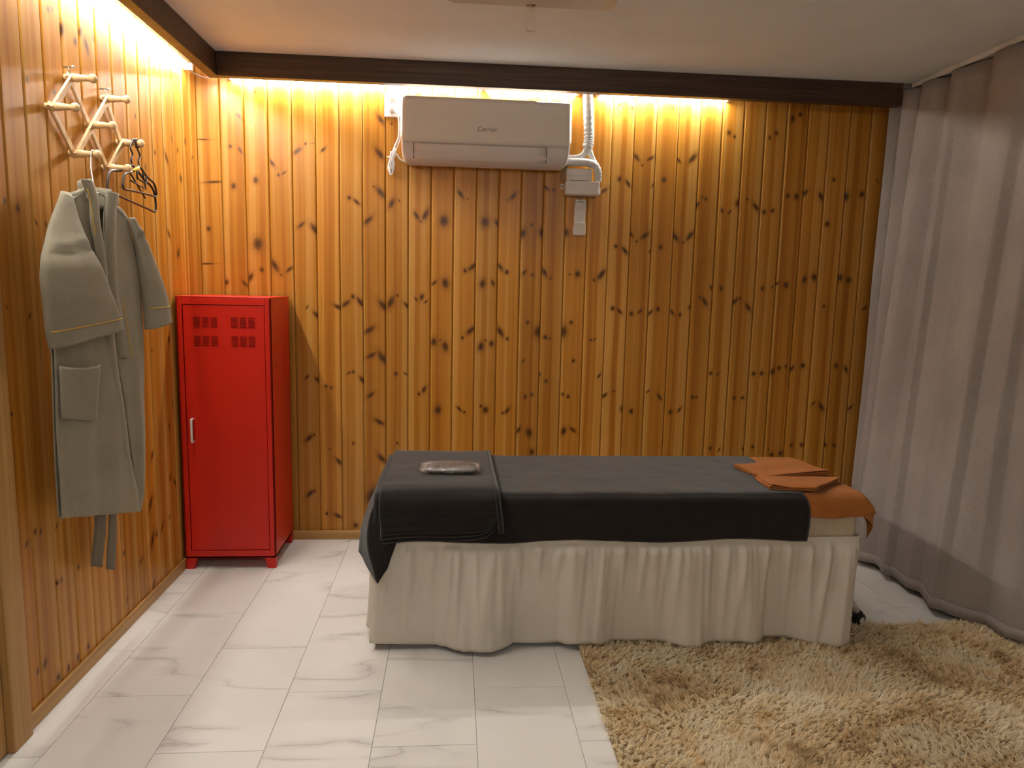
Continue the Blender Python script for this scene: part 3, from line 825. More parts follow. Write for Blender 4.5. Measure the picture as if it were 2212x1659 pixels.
# ------------------------------------------------------------------ wrapped refrigerant pipe
def pipe():
    t = thing('wrapped_pipe', 'white tape-wrapped pipe dropping from the beam and forking to the air conditioner', 'pipe', (1.86, -0.035, 2.0))
    def rad(base, turns):
        return lambda u: base * (1 + 0.03 * math.sin(u * turns * 6.283))
    part(MB().tube(smoothpts([(1.845, -0.036, 2.313), (1.853, -0.036, 2.24), (1.861, -0.037, 2.14), (1.866, -0.038, 2.05), (1.866, -0.038, 2.01), (1.860, -0.038, 1.985)], 110), rad(0.0255, 17), 14), 'trunk', MAT['wrap'], t, smooth=True)
    part(MB().tube(smoothpts([(1.860, -0.038, 1.995), (1.852, -0.038, 1.965), (1.832, -0.038, 1.943), (1.80, -0.040, 1.934), (1.745, -0.045, 1.932)], 60), rad(0.0155, 9), 12), 'branch', MAT['wrap'], t, smooth=True)
    part(MB().tube(smoothpts([(1.866, -0.040, 2.00), (1.874, -0.040, 1.965), (1.886, -0.042, 1.935), (1.902, -0.045, 1.905), (1.908, -0.047, 1.885)], 50), rad(0.0140, 8), 12), 'branch', MAT['wrap'], t, smooth=True)
    part(MB().tube(smoothpts([(1.74, -0.060, 1.912), (1.80, -0.060, 1.912), (1.856, -0.060, 1.911), (1.896, -0.060, 1.899), (1.9135, -0.058, 1.868), (1.9150, -0.056, 1.838), (1.9150, -0.055, 1.823)], 80), rad(0.0190, 12), 12), 'drain_branch', MAT['wrap'], t, smooth=True)
def wrapmat():
    m, nt, b = newmat('wrapping_tape')
    tc = N(nt, 'TexCoord').outputs['Object']
    mp = N(nt, 'Mapping', None, Vector=tc, Rotation=(0, 0.75, 0), Scale=(1, 1, 1)).outputs[0]
    wv = N(nt, 'TexWave', {'wave_type': 'BANDS', 'bands_direction': 'Z', 'wave_profile': 'SAW'}, Vector=mp, Scale=32.0, Distortion=1.5, Detail=2.0).outputs[1]
    nt.links.new(ramp(nt, wv, [(0.0, (0.38, 0.38, 0.36)), (0.18, (0.70, 0.69, 0.66)), (1.0, (0.76, 0.75, 0.72))]), b.inputs['Base Color'])
    nt.links.new(N(nt, 'Bump', None, Strength=0.6, Distance=0.006, Height=wv).outputs[0], b.inputs['Normal'])
    b.inputs['Roughness'].default_value = 0.4
    return m
MAT['wrap'] = wrapmat()
pipe()

def pump():
    t = thing('drain_pump', 'beige plastic drain pump box on the wall below the wrapped pipe', 'pump', (1.836, -0.04, 1.755))
    A = MAT['acfront']
    part(MB().box(1.754, 1.920, -0.078, -0.0062, 1.757, 1.822), 'tray', A, t, bevel=0.006, seg=3)
    cv = MB().prism([(-0.0062, 1.8225), (-0.064, 1.8225), (-0.062, 1.872), (-0.052, 1.884), (-0.0062, 1.886)], 'x', 1.759, 1.884)
    part(cv, 'cover', A, t, bevel=0.004, seg=3)
    part(MB().tube([(1.772, -0.0635, 1.862), (1.778, -0.0645, 1.852), (1.784, -0.0648, 1.849), (1.862, -0.0648, 1.849), (1.868, -0.0645, 1.852), (1.874, -0.0635, 1.862)], 0.0016, 6), 'ridge', A, t, smooth=True)
    part(MB().box(1.778, 1.872, -0.0655, -0.063, 1.8228, 1.8252), 'seam', MAT['black'], t)
    tb = MB().box(1.738, 1.7535, -0.016, -0.0062, 1.788, 1.812)
    part(tb, 'screw_tab', A, t, bevel=0.002)
    part(MB().lathe([(0, 0.004), (0.002, 0.004), (0.002, 0.0)], (1.7445, -0.016, 1.802), (0, -1, 0), 12), 'screw', MAT['black'], t)
    part(MB().box(1.9202, 1.9265, -0.07, -0.012, 1.763, 1.793), 'clip', MAT['white'], t, bevel=0.001)
    hs = MB().tube(smoothpts([(1.768, -0.028, 1.905), (1.760, -0.028, 1.895), (1.750, -0.028, 1.875), (1.742, -0.028, 1.85), (1.743, -0.028, 1.832), (1.757, -0.028, 1.826), (1.763, -0.03, 1.84)], 30), 0.0042, 8)
    o = part(hs, 'hose', MAT['hose'], t, smooth=True)
    o['label'] = 'thin grey drain hose'
pump()

def remote():
    t = thing('remote_control', 'white remote control in its wall holder under the drain pump', 'remote', (1.837, -0.015, 1.566))
    part(MB().prism([(1.8115, 1.600), (1.8085, 1.640), (1.8095, 1.700), (1.8135, 1.735), (1.818, 1.741), (1.859, 1.741), (1.8640, 1.735), (1.8655, 1.70), (1.8635, 1.64), (1.862, 1.600)], 'y', -0.026, -0.0068), 'handset', MAT['white'], t, bevel=0.004, seg=3)
    ho = MB().prism([(1.8045, 1.572), (1.8085, 1.5665), (1.8635, 1.5665), (1.8665, 1.572), (1.8665, 1.628), (1.8080, 1.628), (1.8080, 1.612), (1.8045, 1.604)], 'y', -0.032, -0.0064)
    part(ho, 'holder', MAT['acfront'], t, bevel=0.003, seg=3)
    part(MB().box(1.8085, 1.8655, -0.0278, -0.0255, 1.680, 1.722), 'keypad_face', MAT['acfront'], t, bevel=0.001)
    part(MB().box(1.8185, 1.8560, -0.0272, -0.0255, 1.7085, 1.7330), 'screen', MAT['lcd'], t)
    part(MB().box(1.8320, 1.8425, -0.0268, -0.0258, 1.7355, 1.7395), 'sensor', MAT['black'], t)
    k = MB()
    for (bx, bz) in ((1.816, 1.694), (1.827, 1.700), (1.827, 1.688), (1.8475, 1.702), (1.8475, 1.694), (1.8475, 1.686)):
        k.box(bx, bx + 0.004, -0.0286, -0.0276, bz, bz + 0.004)
    part(k, 'buttons', MAT['paleprint'], t)
    part(MB().lathe([(0, 0.012), (0.0007, 0.012), (0.0007, 0.0)], (1.837, -0.0260, 1.660), (0, -1, 0), 20), 'thumb_pad', MAT['acfront'], t)
remote()

# ------------------------------------------------------------------ folding peg rack
PEG = [(-1.181, 1.920), (-1.299, 1.806), (-0.948, 1.915), (-1.063, 1.804), (-1.179, 1.692), (-0.847, 1.788), (-0.964, 1.683)]
def rack():
    t = thing('peg_rack', 'lattice wooden coat rack with seven turned pegs on the left wall', 'coat rack', (0.02, -1.11, 1.79))
    def slat(a, b, x0, x1):
        (ya, za), (yb, zb) = PEG[a], PEG[b]
        d = Vector((0, yb - ya, zb - za)); L = d.length; d.normalize()
        s = Vector((0, -d.z, d.y))
        e = 0.012; h = 0.010
        A = Vector((0, ya, za)) - d * e; B = Vector((0, yb, zb)) + d * e
        v = []
        for x in (x0, x1):
            for P, q in ((A, -1), (B, -1), (B, 1), (A, 1)):
                p = P + s * h * q
                v.append((x, p.y, p.z))
        part(MB().add(v, [(3, 2, 1, 0), (4, 5, 6, 7), (0, 1, 5, 4), (1, 2, 6, 5), (2, 3, 7, 6), (3, 0, 4, 7)]), 'slat', MAT['beech'], t, bevel=0.0015)
    for a, b in ((0, 6), (1, 4), (2, 5)):
        slat(a, b, 0.0155, 0.0245)
    for a, b in ((1, 0), (4, 2), (6, 5)):
        slat(a, b, 0.0250, 0.0340)
    prof = [(0.0065, 0.0105), (0.013, 0.0105), (0.035, 0.0105), (0.037, 0.0122), (0.047, 0.0124), (0.051, 0.0105), (0.064, 0.0098), (0.076, 0.0082), (0.080, 0.0085), (0.084, 0.0120), (0.090, 0.0140), (0.096, 0.0132), (0.101, 0.0085), (0.1025, 0.002)]
    for (y, z) in PEG:
        part(MB().lathe(prof, (0.0, y, z), (1, 0, 0), 16), 'peg', MAT['beech'], t, smooth=True)
    for (y, z) in (PEG[0], PEG[2]):
        h = MB().lathe([(0.006, 0.0022), (0.030, 0.0022), (0.032, 0.0055), (0.036, 0.0055), (0.038, 0.003)], (0, y - 0.004, z + 0.030), (1, 0, 0), 10)
        h.tube(smoothpts([(0.022, y - 0.004, z + 0.030), (0.024, y - 0.008, z + 0.022), (0.026, y - 0.002, z + 0.010)], 8), 0.0016, 6)
        part(h, 'hanging_screw', MAT['wire'], t, smooth=True)
rack()

# ------------------------------------------------------------------ black clothes hangers on the lowest right pegs
def hanger_outline(yc, zn, wl, wr, drop, bar, tilt):
    """closed loop in y,z: shoulders then bar"""
    return [(yc, zn), (yc + wr * 0.45, zn - 0.012 - drop * 0.28), (yc + wr * 0.86, zn - drop * 0.80), (yc + wr, zn - drop - bar * 0.35), (yc + wr * 0.985, zn - drop - bar - tilt),
            (yc + wr * 0.6, zn - drop - bar - tilt * 0.8), (yc, zn - drop - bar), (yc - wl * 0.6, zn - drop - bar + tilt * 0.8), (yc - wl * 0.985, zn - drop - bar + tilt),
            (yc - wl, zn - drop - bar * 0.35 + tilt), (yc - wl * 0.86, zn - drop * 0.80 + tilt), (yc - wl * 0.45, zn - 0.012 - drop * 0.28)]
def closed_smooth(pts, n):
    m_ = len(pts); out = []
    for i in range(m_):
        p0, p1, p2, p3 = pts[i - 1], pts[i], pts[(i + 1) % m_], pts[(i + 2) % m_]
        for k in range(n):
            u = k / n
            out.append(tuple(0.5 * (2 * b + (c - a) * u + (2 * a - 5 * b + 4 * c - d) * u * u + (-a + 3 * b - 3 * c + d) * u ** 3) for a, b, c, d in zip(p0, p1, p2, p3)))
    return out
def hanger(x, yc, zn, wl, wr, drop, bar, tilt, label, small):
    t = thing('clothes_hanger', label, 'hanger', (x, yc, zn), 'dark plastic hangers on the peg rack')
    D = MAT['darkplastic']
    loop = closed_smooth(hanger_outline(yc, zn, wl, wr, drop, bar, tilt), 6)
    part(MB().tube([(x + 0.012 * (p[0] - yc), p[0], p[1]) for p in loop], 0.0042, 8, closed=True), 'frame', D, t, smooth=True)
    zp = 1.788 + 0.0135
    hk = smoothpts([(x, yc, zn), (x, yc - 0.004, zn + 0.022), (x, yc + 0.010, zn + 0.040), (x, yc - 0.006, zn + 0.060), (x, -0.847 - 0.014, zp - 0.008), (x, -0.847 - 0.003, zp), (x, -0.847 + 0.012, zp - 0.008), (x, -0.847 + 0.014, zp - 0.028)], 40)
    part(MB().tube(hk, 0.0034, 8), 'hook', D, t, smooth=True)
    if small:
        z0 = zn - drop * 0.45
        part(MB().tube([(x, yc - 0.02, z0 + 0.010), (x, yc - 0.02, z0 - 0.022), (x, yc + 0.055, z0 - 0.030), (x, yc + 0.058, z0 + 0.002)], 0.0032, 8), 'inner_rail', D, t, smooth=True)
        part(MB().tube([(x, yc - 0.075, zn - drop - bar * 0.2), (x, yc - 0.04, zn - drop - bar * 0.3), (x, yc + 0.05, zn - drop - bar * 0.55), (x, yc + 0.03, zn - drop * 0.35)], 0.0030, 8), 'strap_hook', D, t, smooth=True)
        o = part(MB().tube([(x + 0.002, yc - 0.050, zn - 0.022), (x + 0.002, yc - 0.012, zn - 0.006)], 0.0062, 8), 'size_clip', MAT['yellow'], t, smooth=True)
        o['label'] = 'yellow size clip'
    else:
        part(MB().tube([(x, yc - 0.03, zn - drop * 0.30), (x, yc + 0.10, zn - drop - bar * 0.55)], 0.0032, 8), 'brace', D, t, smooth=True)
hanger(0.068, -0.876, 1.706, 0.186, 0.186, 0.070, 0.060, 0.012, 'larger dark plastic hanger, the lower one behind on the right pegs', False)
hanger(0.077, -0.838, 1.708, 0.132, 0.138, 0.052, 0.040, -0.002, 'smaller dark plastic hanger with a yellow clip hung in front', True)

# ------------------------------------------------------------------ robe on a wire hanger
RN = Vector((0.98, -0.2, 0)).normalized(); RW = Vector((0.2, 0.98, 0)).normalized(); RP = Vector((0.13, -1.3, 0))
def rp(s, z, off):
    p = RP + RW * s + RN * off
    return (p.x, p.y, z)
def at_z(poly, z):
    zs = [p[1] for p in poly][::-1]; ss = [p[0] for p in poly][::-1]
    return float(np.interp(z, zs, ss))
bodyL = [(-0.055, 1.560), (-0.135, 1.530), (-0.170, 1.46), (-0.195, 1.30), (-0.208, 1.173), (-0.213, 1.042), (-0.221, 0.911), (-0.224, 0.776), (-0.225, 0.681), (-0.225, 0.612)]
bodyR = [(0.045, 1.548), (0.135, 1.512), (0.165, 1.43), (0.188, 1.34), (0.197, 1.25), (0.199, 1.153), (0.195, 0.997), (0.182, 0.759), (0.164, 0.584), (0.139, 0.518)]
openL = [(-0.040, 1.587), (-0.020, 1.536), (-0.019, 1.471), (-0.001, 1.362), (0.011, 1.221), (0.024, 1.054), (0.048, 0.894), (0.068, 0.738), (0.091, 0.606), (0.096, 0.533)]
openR = [(0.034, 1.560), (0.018, 1.474), (0.010, 1.362), (0.014, 1.20), (0.034, 1.06), (0.074, 0.893), (0.102, 0.734), (0.118, 0.619), (0.120, 0.523)]
def robe():
    t = thing('robe', 'short-sleeved linen robe hanging on a wire hanger from the peg rack', 'robe', (0.13, -1.3, 1.55))
    F = MAT['robe']
    def zr(sideL, v):
        # v 0 top .. 1 hem ; shoulders high, hem slanted
        return lerp(1.575, None or 0.0, v)
    def wrinkle(s, z, a=0.006):
        return a * (nz(s * 7, z * 2.2, 3.1) + 0.5 * nz(s * 16, z * 5, 9.0))
    # left front panel
    def lf(u, v):
        eL = curve_at(bodyL, v); eR = curve_at([(-0.052, 1.575)] + openL[1:], v)
        s = lerp(eL[0], eR[0], u); z = lerp(eL[1], eR[1], u)
        fold = 0.012 * math.sin((s + 0.05 * (1.5 - z)) * 55) * min(1, (1.55 - z) * 1.2) * (1 - u * 0.5)
        d = 0.006 + 0.024 * math.sin(math.pi * min(1, u * 0.55 + 0.02)) * min(1, 0.35 + (1.58 - z) * 1.5)
        return rp(s, z, d + fold * 0.6 + wrinkle(s, z))
    part(MB().grid(lf, 22, 60), 'front_panel', F, t, smooth=True, solid=0.0025)
    def rf(u, v):
        eL = curve_at([(0.040, 1.565)] + openR[1:], v); eR = curve_at(bodyR, v)
        s = lerp(eL[0], eR[0], u); z = lerp(eL[1], eR[1], u)
        fold = 0.010 * math.sin((s - 0.06 * (1.5 - z)) * 60 + 1) * min(1, (1.55 - z) * 1.2) * math.sin(math.pi * u)
        d = 0.004 + 0.020 * math.sin(math.pi * min(1, (1 - u) * 0.55 + 0.02)) * min(1, 0.35 + (1.58 - z) * 1.5)
        if z < 1.1:
            d -= 0.014 * min(1, (1.1 - z) * 4) * (1 - u)
        return rp(s, z, d + fold * 0.6 + wrinkle(s + 3, z))
    part(MB().grid(rf, 20, 60), 'front_panel', F, t, smooth=True, solid=0.0025)
    def bk(u, v):
        eL = curve_at(bodyL, v); eR = curve_at(bodyR, v)
        s = lerp(eL[0], eR[0], u); z = lerp(eL[1], eR[1], u)
        if v < 0.12:
            z += 0.020 * math.sin(math.pi * u) * (1 - v / 0.12)
        d = 0.002 - 0.050 * math.sin(math.pi * u) * min(1, 0.5 + v * 3)
        return rp(s, z, d + wrinkle(s + 8, z, 0.004))
    part(MB().grid(bk, 24, 60), 'back_panel', F, t, smooth=True, solid=0.0025)
    # collar bands running round the neck and down both front edges
    def band(edge, width, sgn, v0, v1, name, off):
        def fn(u, v):
            vv = lerp(v0, v1, v)
            e = curve_at(edge, vv)
            w = width * (1.15 if vv < 0.12 else 1.0)
            s = e[0] + sgn * w * (u - 0.05)
            z = e[1] + 0.004 * (1 - u)
            return rp(s, z, off + 0.010 * math.sin(math.pi * (u * 0.8 + 0.1)) + wrinkle(s + 5, z, 0.003))
        return part(MB().grid(fn, 6, 50), name, F, t, smooth=True, solid=0.004)
    band([(-0.044, 1.588), (-0.020, 1.536), (-0.019, 1.471), (-0.001, 1.362), (0.011, 1.221), (0.024, 1.054), (0.048, 0.894), (0.068, 0.738)], 0.040, -1, 0, 1, 'lapel', 0.024)
    band([(0.030, 1.566), (0.017, 1.474), (0.009, 1.362), (0.016, 1.221), (0.048, 1.051)], 0.046, 1, 0, 1, 'lapel', 0.020)
    # back collar behind the neck
    def cb(u, v):
        a = lerp(math.pi, 0, u)
        s = -0.005 + 0.046 * math.cos(a); d = 0.030 - 0.068 * math.sin(a)
        z = lerp(1.594, 1.530, v) - 0.018 * u
        return rp(s, z, d)
    part(MB().grid(cb, 16, 4), 'collar', F, t, smooth=True, solid=0.003)
    # sleeves
    def sleeve(Lp, Rp, off, dep, name, seed):
        def fn(u, v):
            a = 2 * math.pi * u
            eL = curve_at(Lp, v); eR = curve_at(Rp, v)
            c = 0.5 - 0.5 * math.cos(a)
            s = lerp(eL[0], eR[0], c); z = lerp(eL[1], eR[1], c)
            front = math.sin(a)
            d = lerp(min(off, 0.016), off, min(1, v * 2.2)) + dep * (0.35 + 0.65 * min(1, v * 1.8)) * math.copysign(abs(front) ** 0.6, front) * (1.0 if front > 0 else 0.6)
            cz = 1.395 + 0.16 * (s + 0.2)
            d += (0.006 * math.exp(-((z - cz) / 0.008) ** 2) - 0.005 * math.exp(-((z - cz + 0.016) / 0.008) ** 2)) * max(0, front) ** 0.5
            cz2 = 1.262 - 0.10 * (s + 0.3)
            d += 0.004 * math.exp(-((z - cz2) / 0.009) ** 2) * max(0, front)
            d += wrinkle(s + seed, z, 0.006)
            return rp(s, z, d)
        o = part(MB().grid(fn, 36, 30, closed_u=True), name, F, t, smooth=True, solid=0.0025)
        return fn
    f1 = sleeve([(-0.150, 1.545), (-0.205, 1.478), (-0.256, 1.410), (-0.302, 1.345), (-0.312, 1.290), (-0.308, 1.225), (-0.305, 1.165), (-0.296, 1.112)],
                [(-0.120, 1.540), (-0.118, 1.470), (-0.112, 1.412), (-0.092, 1.352), (-0.067, 1.292), (-0.042, 1.237), (-0.018, 1.190), (0.000, 1.150)], 0.068, 0.026, 'sleeve', 2.0)
    f2 = sleeve([(0.150, 1.500), (0.165, 1.445), (0.180, 1.37), (0.192, 1.293), (0.200, 1.22), (0.205, 1.135)],
                [(0.165, 1.502), (0.205, 1.447), (0.245, 1.372), (0.290, 1.293), (0.324, 1.222), (0.340, 1.155)], 0.012, 0.028, 'sleeve', 6.0)
    # orange stitch lines
    def stitch(fn, v, u0, u1):
        c0 = Vector(fn(0.25, v))
        pts = []
        for k in range(25):
            p = Vector(fn(lerp(u0, u1, k / 24), v))
            pts.append(p + RN * 0.0022)
        part(MB().tube(pts, 0.0016, 5), 'stitching', MAT['stitch'], t, smooth=True)
    stitch(f1, 0.875, 0.03, 0.47)
    stitch(f2, 0.83, 0.03, 0.47)
    def edge_stitch(poly, off, n=20):
        pts = [rp(p[0], p[1], off) for p in smoothpts(poly, n)]
        part(MB().tube(pts, 0.0013, 5), 'stitching', MAT['stitch'], t, smooth=True)
    edge_stitch([(-0.075, 1.562), (-0.066, 1.521), (-0.058, 1.467), (-0.052, 1.43)], 0.038)
    edge_stitch([(0.064, 1.24), (0.078, 1.15), (0.094, 1.052)], 0.034)
    # patch pocket
    pk = [(-0.208, 1.055), (-0.066, 1.045), (-0.090, 0.875), (-0.212, 0.905)]
    def pf(u, v):
        s = lerp(lerp(pk[0][0], pk[1][0], u), lerp(pk[3][0], pk[2][0], u), v)
        z = lerp(lerp(pk[0][1], pk[1][1], u), lerp(pk[3][1], pk[2][1], u), v) - (0.008 * math.sin(math.pi * u) if v == 0 else 0)
        uu = (s - at_z(bodyL, z)) / max(0.05, at_z(openL, z) - at_z(bodyL, z))
        d = 0.006 + 0.024 * math.sin(math.pi * min(1, max(0, uu) * 0.55 + 0.02))
        return rp(s, z, d + 0.013 + 0.008 * math.sin(math.pi * u) * (1 - v) + wrinkle(s, z))
    part(MB().grid(pf, 12, 12), 'pocket', F, t, smooth=True, solid=0.003)
    # tie ends hanging below the hem
    def strap(a, b, c, d):
        def fn(u, v):
            p = lerp(Vector(a), Vector(b), u).lerp(lerp(Vector(c), Vector(d), u), v)
            return (p.x + 0.006 * math.sin(v * 4), p.y + 0.006 * math.sin(v * 3 + 1), p.z)
        part(MB().grid(fn, 4, 16), 'tie', MAT['robein'], t, smooth=True, solid=0.003)
    strap((0.072, -1.290, 0.66), (0.072, -1.215, 0.64), (0.060, -1.287, 0.375), (0.060, -1.218, 0.345))
    strap((0.076, -1.212, 0.66), (0.076, -1.165, 0.64), (0.064, -1.197, 0.330), (0.064, -1.139, 0.302))
robe()
def wire_hanger():
    t = thing('wire_hanger', 'thin silver wire hanger holding the linen robe', 'hanger', (0.11, -1.25, 1.6))
    pts = [(0.079, -1.166, 1.678), (0.079, -1.167, 1.695), (0.079, -1.178, 1.7045), (0.079, -1.191, 1.697), (0.083, -1.205, 1.668), (0.098, -1.240, 1.640), (0.115, -1.268, 1.60), (0.126, -1.282, 1.562)]
    part(MB().tube(smoothpts(pts, 40), 0.0019, 8), 'hook', MAT['wire'], t, smooth=True)
    a = rp(-0.13, 1.518, 0.012); b = rp(0.128, 1.500, 0.012); c = rp(0.0, 1.560, 0.012)
    part(MB().tube(smoothpts([a, rp(-0.07, 1.545, 0.012), c, rp(0.07, 1.535, 0.012), b], 24), 0.0019, 6), 'shoulder_wire', MAT['wire'], t, smooth=True)
wire_hanger()

# ------------------------------------------------------------------ massage bed
BX0, BX1, BY0, BY1, BZT = 0.955, 2.735, -1.165, -0.555, 0.566
HEM = [(0.90, -1.10), (0.932, -1.132), (0.984, -1.161), (1.05, -1.157), (1.132, -1.135), (1.2, -1.166), (1.266, -1.225), (1.365, -1.222), (1.435, -1.174), (1.485, -1.105), (1.562, -1.110), (1.637, -1.182), (1.71, -1.205), (1.771, -1.197), (1.815, -1.153), (1.871, -1.134), (1.934, -1.164), (2.019, -1.171), (2.075, -1.215), (2.13, -1.231), (2.171, -1.191), (2.225, -1.186), (2.341, -1.204), (2.394, -1.163), (2.467, -1.162), (2.543, -1.19), (2.634, -1.222), (2.665, -1.23), (2.72, -1.22), (2.76, -1.18)]
def bed():
    t = thing('massage_bed', 'massage bed with a gathered beige skirt along the back wall', 'bed', (1.845, -0.86, 0))
    part(MB().box(BX0 + 0.004, BX1 - 0.004, BY0 + 0.004, BY1 - 0.004, 0.385, BZT), 'mattress', MAT['band'], t, bevel=0.028, seg=5)
    # gathered skirt, one continuous cloth round the bed
    hx = [h[0] for h in HEM]; hy = [h[1] for h in HEM]
    n_front, n_side = 260, 70
    path = []
    for i in range(n_front): path.append(('f', i / n_front))
    for i in range(n_side): path.append(('r', i / n_side))
    for i in range(n_front // 3): path.append(('b', i / (n_front // 3)))
    for i in range(n_side): path.append(('l', i / n_side))
    n = len(path)
    ztop, zbot = 0.415, 0.022
    rows = 34
    V = []
    for j in range(rows + 1):
        v = j / rows
        z = lerp(ztop, zbot, v)
        for side, u in path:
            if side == 'f':
                x = lerp(BX0, BX1, u); out = -(np.interp(x, hx, hy) - BY0)
                s_ = x
            elif side == 'r':
                s_ = BX1 + u * 0.61
                out = 0.004 + 0.008 * math.sin(s_ * 41) + 0.004 * math.sin(s_ * 77 + 1) - 0.030
            elif side == 'b':
                s_ = 10 + u * 1.78; out = 0.025 + 0.02 * math.sin(s_ * 21)
            else:
                s_ = 20 + u * 0.61; out = 0.030 + 0.018 * math.sin(s_ * 39 + 0.6) + 0.010 * math.sin(s_ * 71)
            # gathers: fine near the band, merging downwards into broad flutes
            vv = max(0.0, (v - 0.055) / 0.945)
            ridge = max(0.0, 1 - 2.6 * abs(nz(s_ * 13 + 0.15 * v, v * 0.35, 8.0)))
            ridge2 = max(0.0, 1 - 3.0 * abs(nz(s_ * 24 + 0.3 * v, v * 0.6, 2.0)))
            fade = min(1, vv * 16)
            fine = (ridge2 ** 1.5) * 0.013 * math.exp(-vv * 2.0) * fade
            mid = nz(s_ * 9, v * 0.7, 5.0) * 0.020 * min(1, vv * 4)
            sharp = (ridge ** 1.4) * 0.022 * fade * (1 - 0.72 * vv)
            o_ = out * (vv ** 0.85) + fine + mid + sharp + 0.003
            if side != 'r': o_ = max(o_, 0.0015)
            dz = 0.012 * nz(s_ * 5, 7.7, 0.3) * v
            if side == 'f': P = (x - 0.030 * vv ** 0.85 * u ** 8, BY0 - o_, z + dz)
            elif side == 'r': P = (BX1 + o_, lerp(BY0, BY1, u), z + dz)
            elif side == 'b': P = (lerp(BX1, BX0, u), BY1 + o_ * 0.8, z + dz)
            else: P = (BX0 - o_, lerp(BY1, BY0, u), z + dz)
            V.append(P)
    fs = [(j * n + i, j * n + (i + 1) % n, (j + 1) * n + (i + 1) % n, (j + 1) * n + i) for j in range(rows) for i in range(n)]
    sk = MB().add(V, fs)
    part(sk, 'skirt', MAT['skirt'], t, smooth=True, solid=0.0025, soff=0)
    part(MB().box(BX0 + 0.02, BX1 - 0.02, BY0 + 0.03, BY1 - 0.03, 0.30, 0.384), 'frame', MAT['black'], t)
    for lx, ly in ((1.02, -1.06), (1.02, -0.64), (2.66, -0.64)):
        part(MB().lathe([(0.06, 0.016), (0.36, 0.016)], (lx, ly, 0), (0, 0, 1), 14), 'leg', MAT['steel'], t, smooth=True)
        part(MB().lathe([(-0.011, 0.02), (-0.009, 0.028), (0.009, 0.028), (0.011, 0.02)], (lx, ly, 0.028), (0, 1, 0), 20), 'caster', MAT['black'], t, smooth=True)
    # the leg and caster that show past the skirt
    part(MB().tube([(2.66, -1.04, 0.37), (2.785, -1.04, 0.12), (2.826, -1.04, 0.060)], 0.014, 12), 'leg', MAT['steel'], t, smooth=True)
    cs = MB().lathe([(-0.013, 0.018), (-0.011, 0.027), (0.011, 0.027), (0.013, 0.018)], (2.838, -1.040, 0.0275), (0.35, -1, 0), 22)
    cs.box(2.816, 2.846, -1.052, -1.026, 0.042, 0.062)
    c = part(cs, 'caster', MAT['black'], t, smooth=False)
    part(MB().lathe([(0.0, 0.014), (0.0015, 0.014), (0.0015, 0.010), (0.0, 0.010)], (2.8432, -1.0555, 0.0275), (0.35, -1, 0), 18), 'caster_cap', MAT['steel'], t)
    part(MB().lathe([(0.0, 0.007), (0.0015, 0.007)], (2.8432, -1.0555, 0.0275), (0.35, -1, 0), 12), 'caster_axle', MAT['white'], t)
bed()

def over_bed(d, zfront, zback=0.50, steps=8):
    """profile (y,z) that wraps over the bed at offset d: from the back hang over the top to the front hang"""
    r = 0.034
    pts = [(BY1 + d, zback)]
    cy, cz = BY1 - r, BZT - r
    for k in range(steps + 1):
        a = math.pi / 2 * k / steps
        pts.append((cy + (r + d) * math.cos(a), cz + (r + d) * math.sin(a)))
    for k in range(1, 12):
        pts.append((lerp(BY1 - r, BY0 + r, k / 12), BZT + d))
    cy = BY0 + r
    for k in range(steps + 1):
        a = math.pi / 2 * k / steps
        pts.append((cy - (r + d) * math.sin(a), cz + (r + d) * math.cos(a)))
    for k in range(1, 9):
        pts.append((BY0 - d, lerp(cz, zfront, k / 8)))
    return pts
def prof_sheet(d, x0f, x1f, zfront, nx, seed, wav=0.004, zback=0.50):
    """x0f/x1f: functions of profile fraction"""
    def fn(u, v):
        zf = zfront(u) if callable(zfront) else zfront
        pr = over_bed(d, zf, zback)
        f = v * (len(pr) - 1); i = min(int(f), len(pr) - 2); q = f - i
        y = lerp(pr[i][0], pr[i + 1][0], q); z = lerp(pr[i][1], pr[i + 1][1], q)
        x = lerp(x0f(v), x1f(v), u)
        w = wav * nz(x * 9 + seed, y * 9, z * 9) + wav * 0.6 * nz(x * 22 + seed, y * 22, z * 22)
        if y < BY0 - d + 1e-4 and z < BZT - 0.034:
            y -= abs(w) + 0.007 * (BZT - z) / 0.15
        else:
            z += w * 0.6 + (0.0022 if z > BZT else 0)
        return (x, y, z)
    return fn

# long dark cover over the bed
t_cov = thing('bed_cover', 'long charcoal terry cover spread over the massage bed', 'blanket', (1.74, -0.86, 0.566))
L_pr = 40
part(MB().grid(prof_sheet(0.006, lambda v: BX0 - 0.004, lambda v: 2.528 + 0.012 * math.sin(v * 9) - 0.01 * v, lambda u: 0.408 + 0.006 * math.sin(u * 17) + 0.004 * nz(u * 9, 0, 0), 0, 1.0), 150, 90), 'cover', MAT['dark'], t_cov, smooth=True, solid=0.005, soff=1)
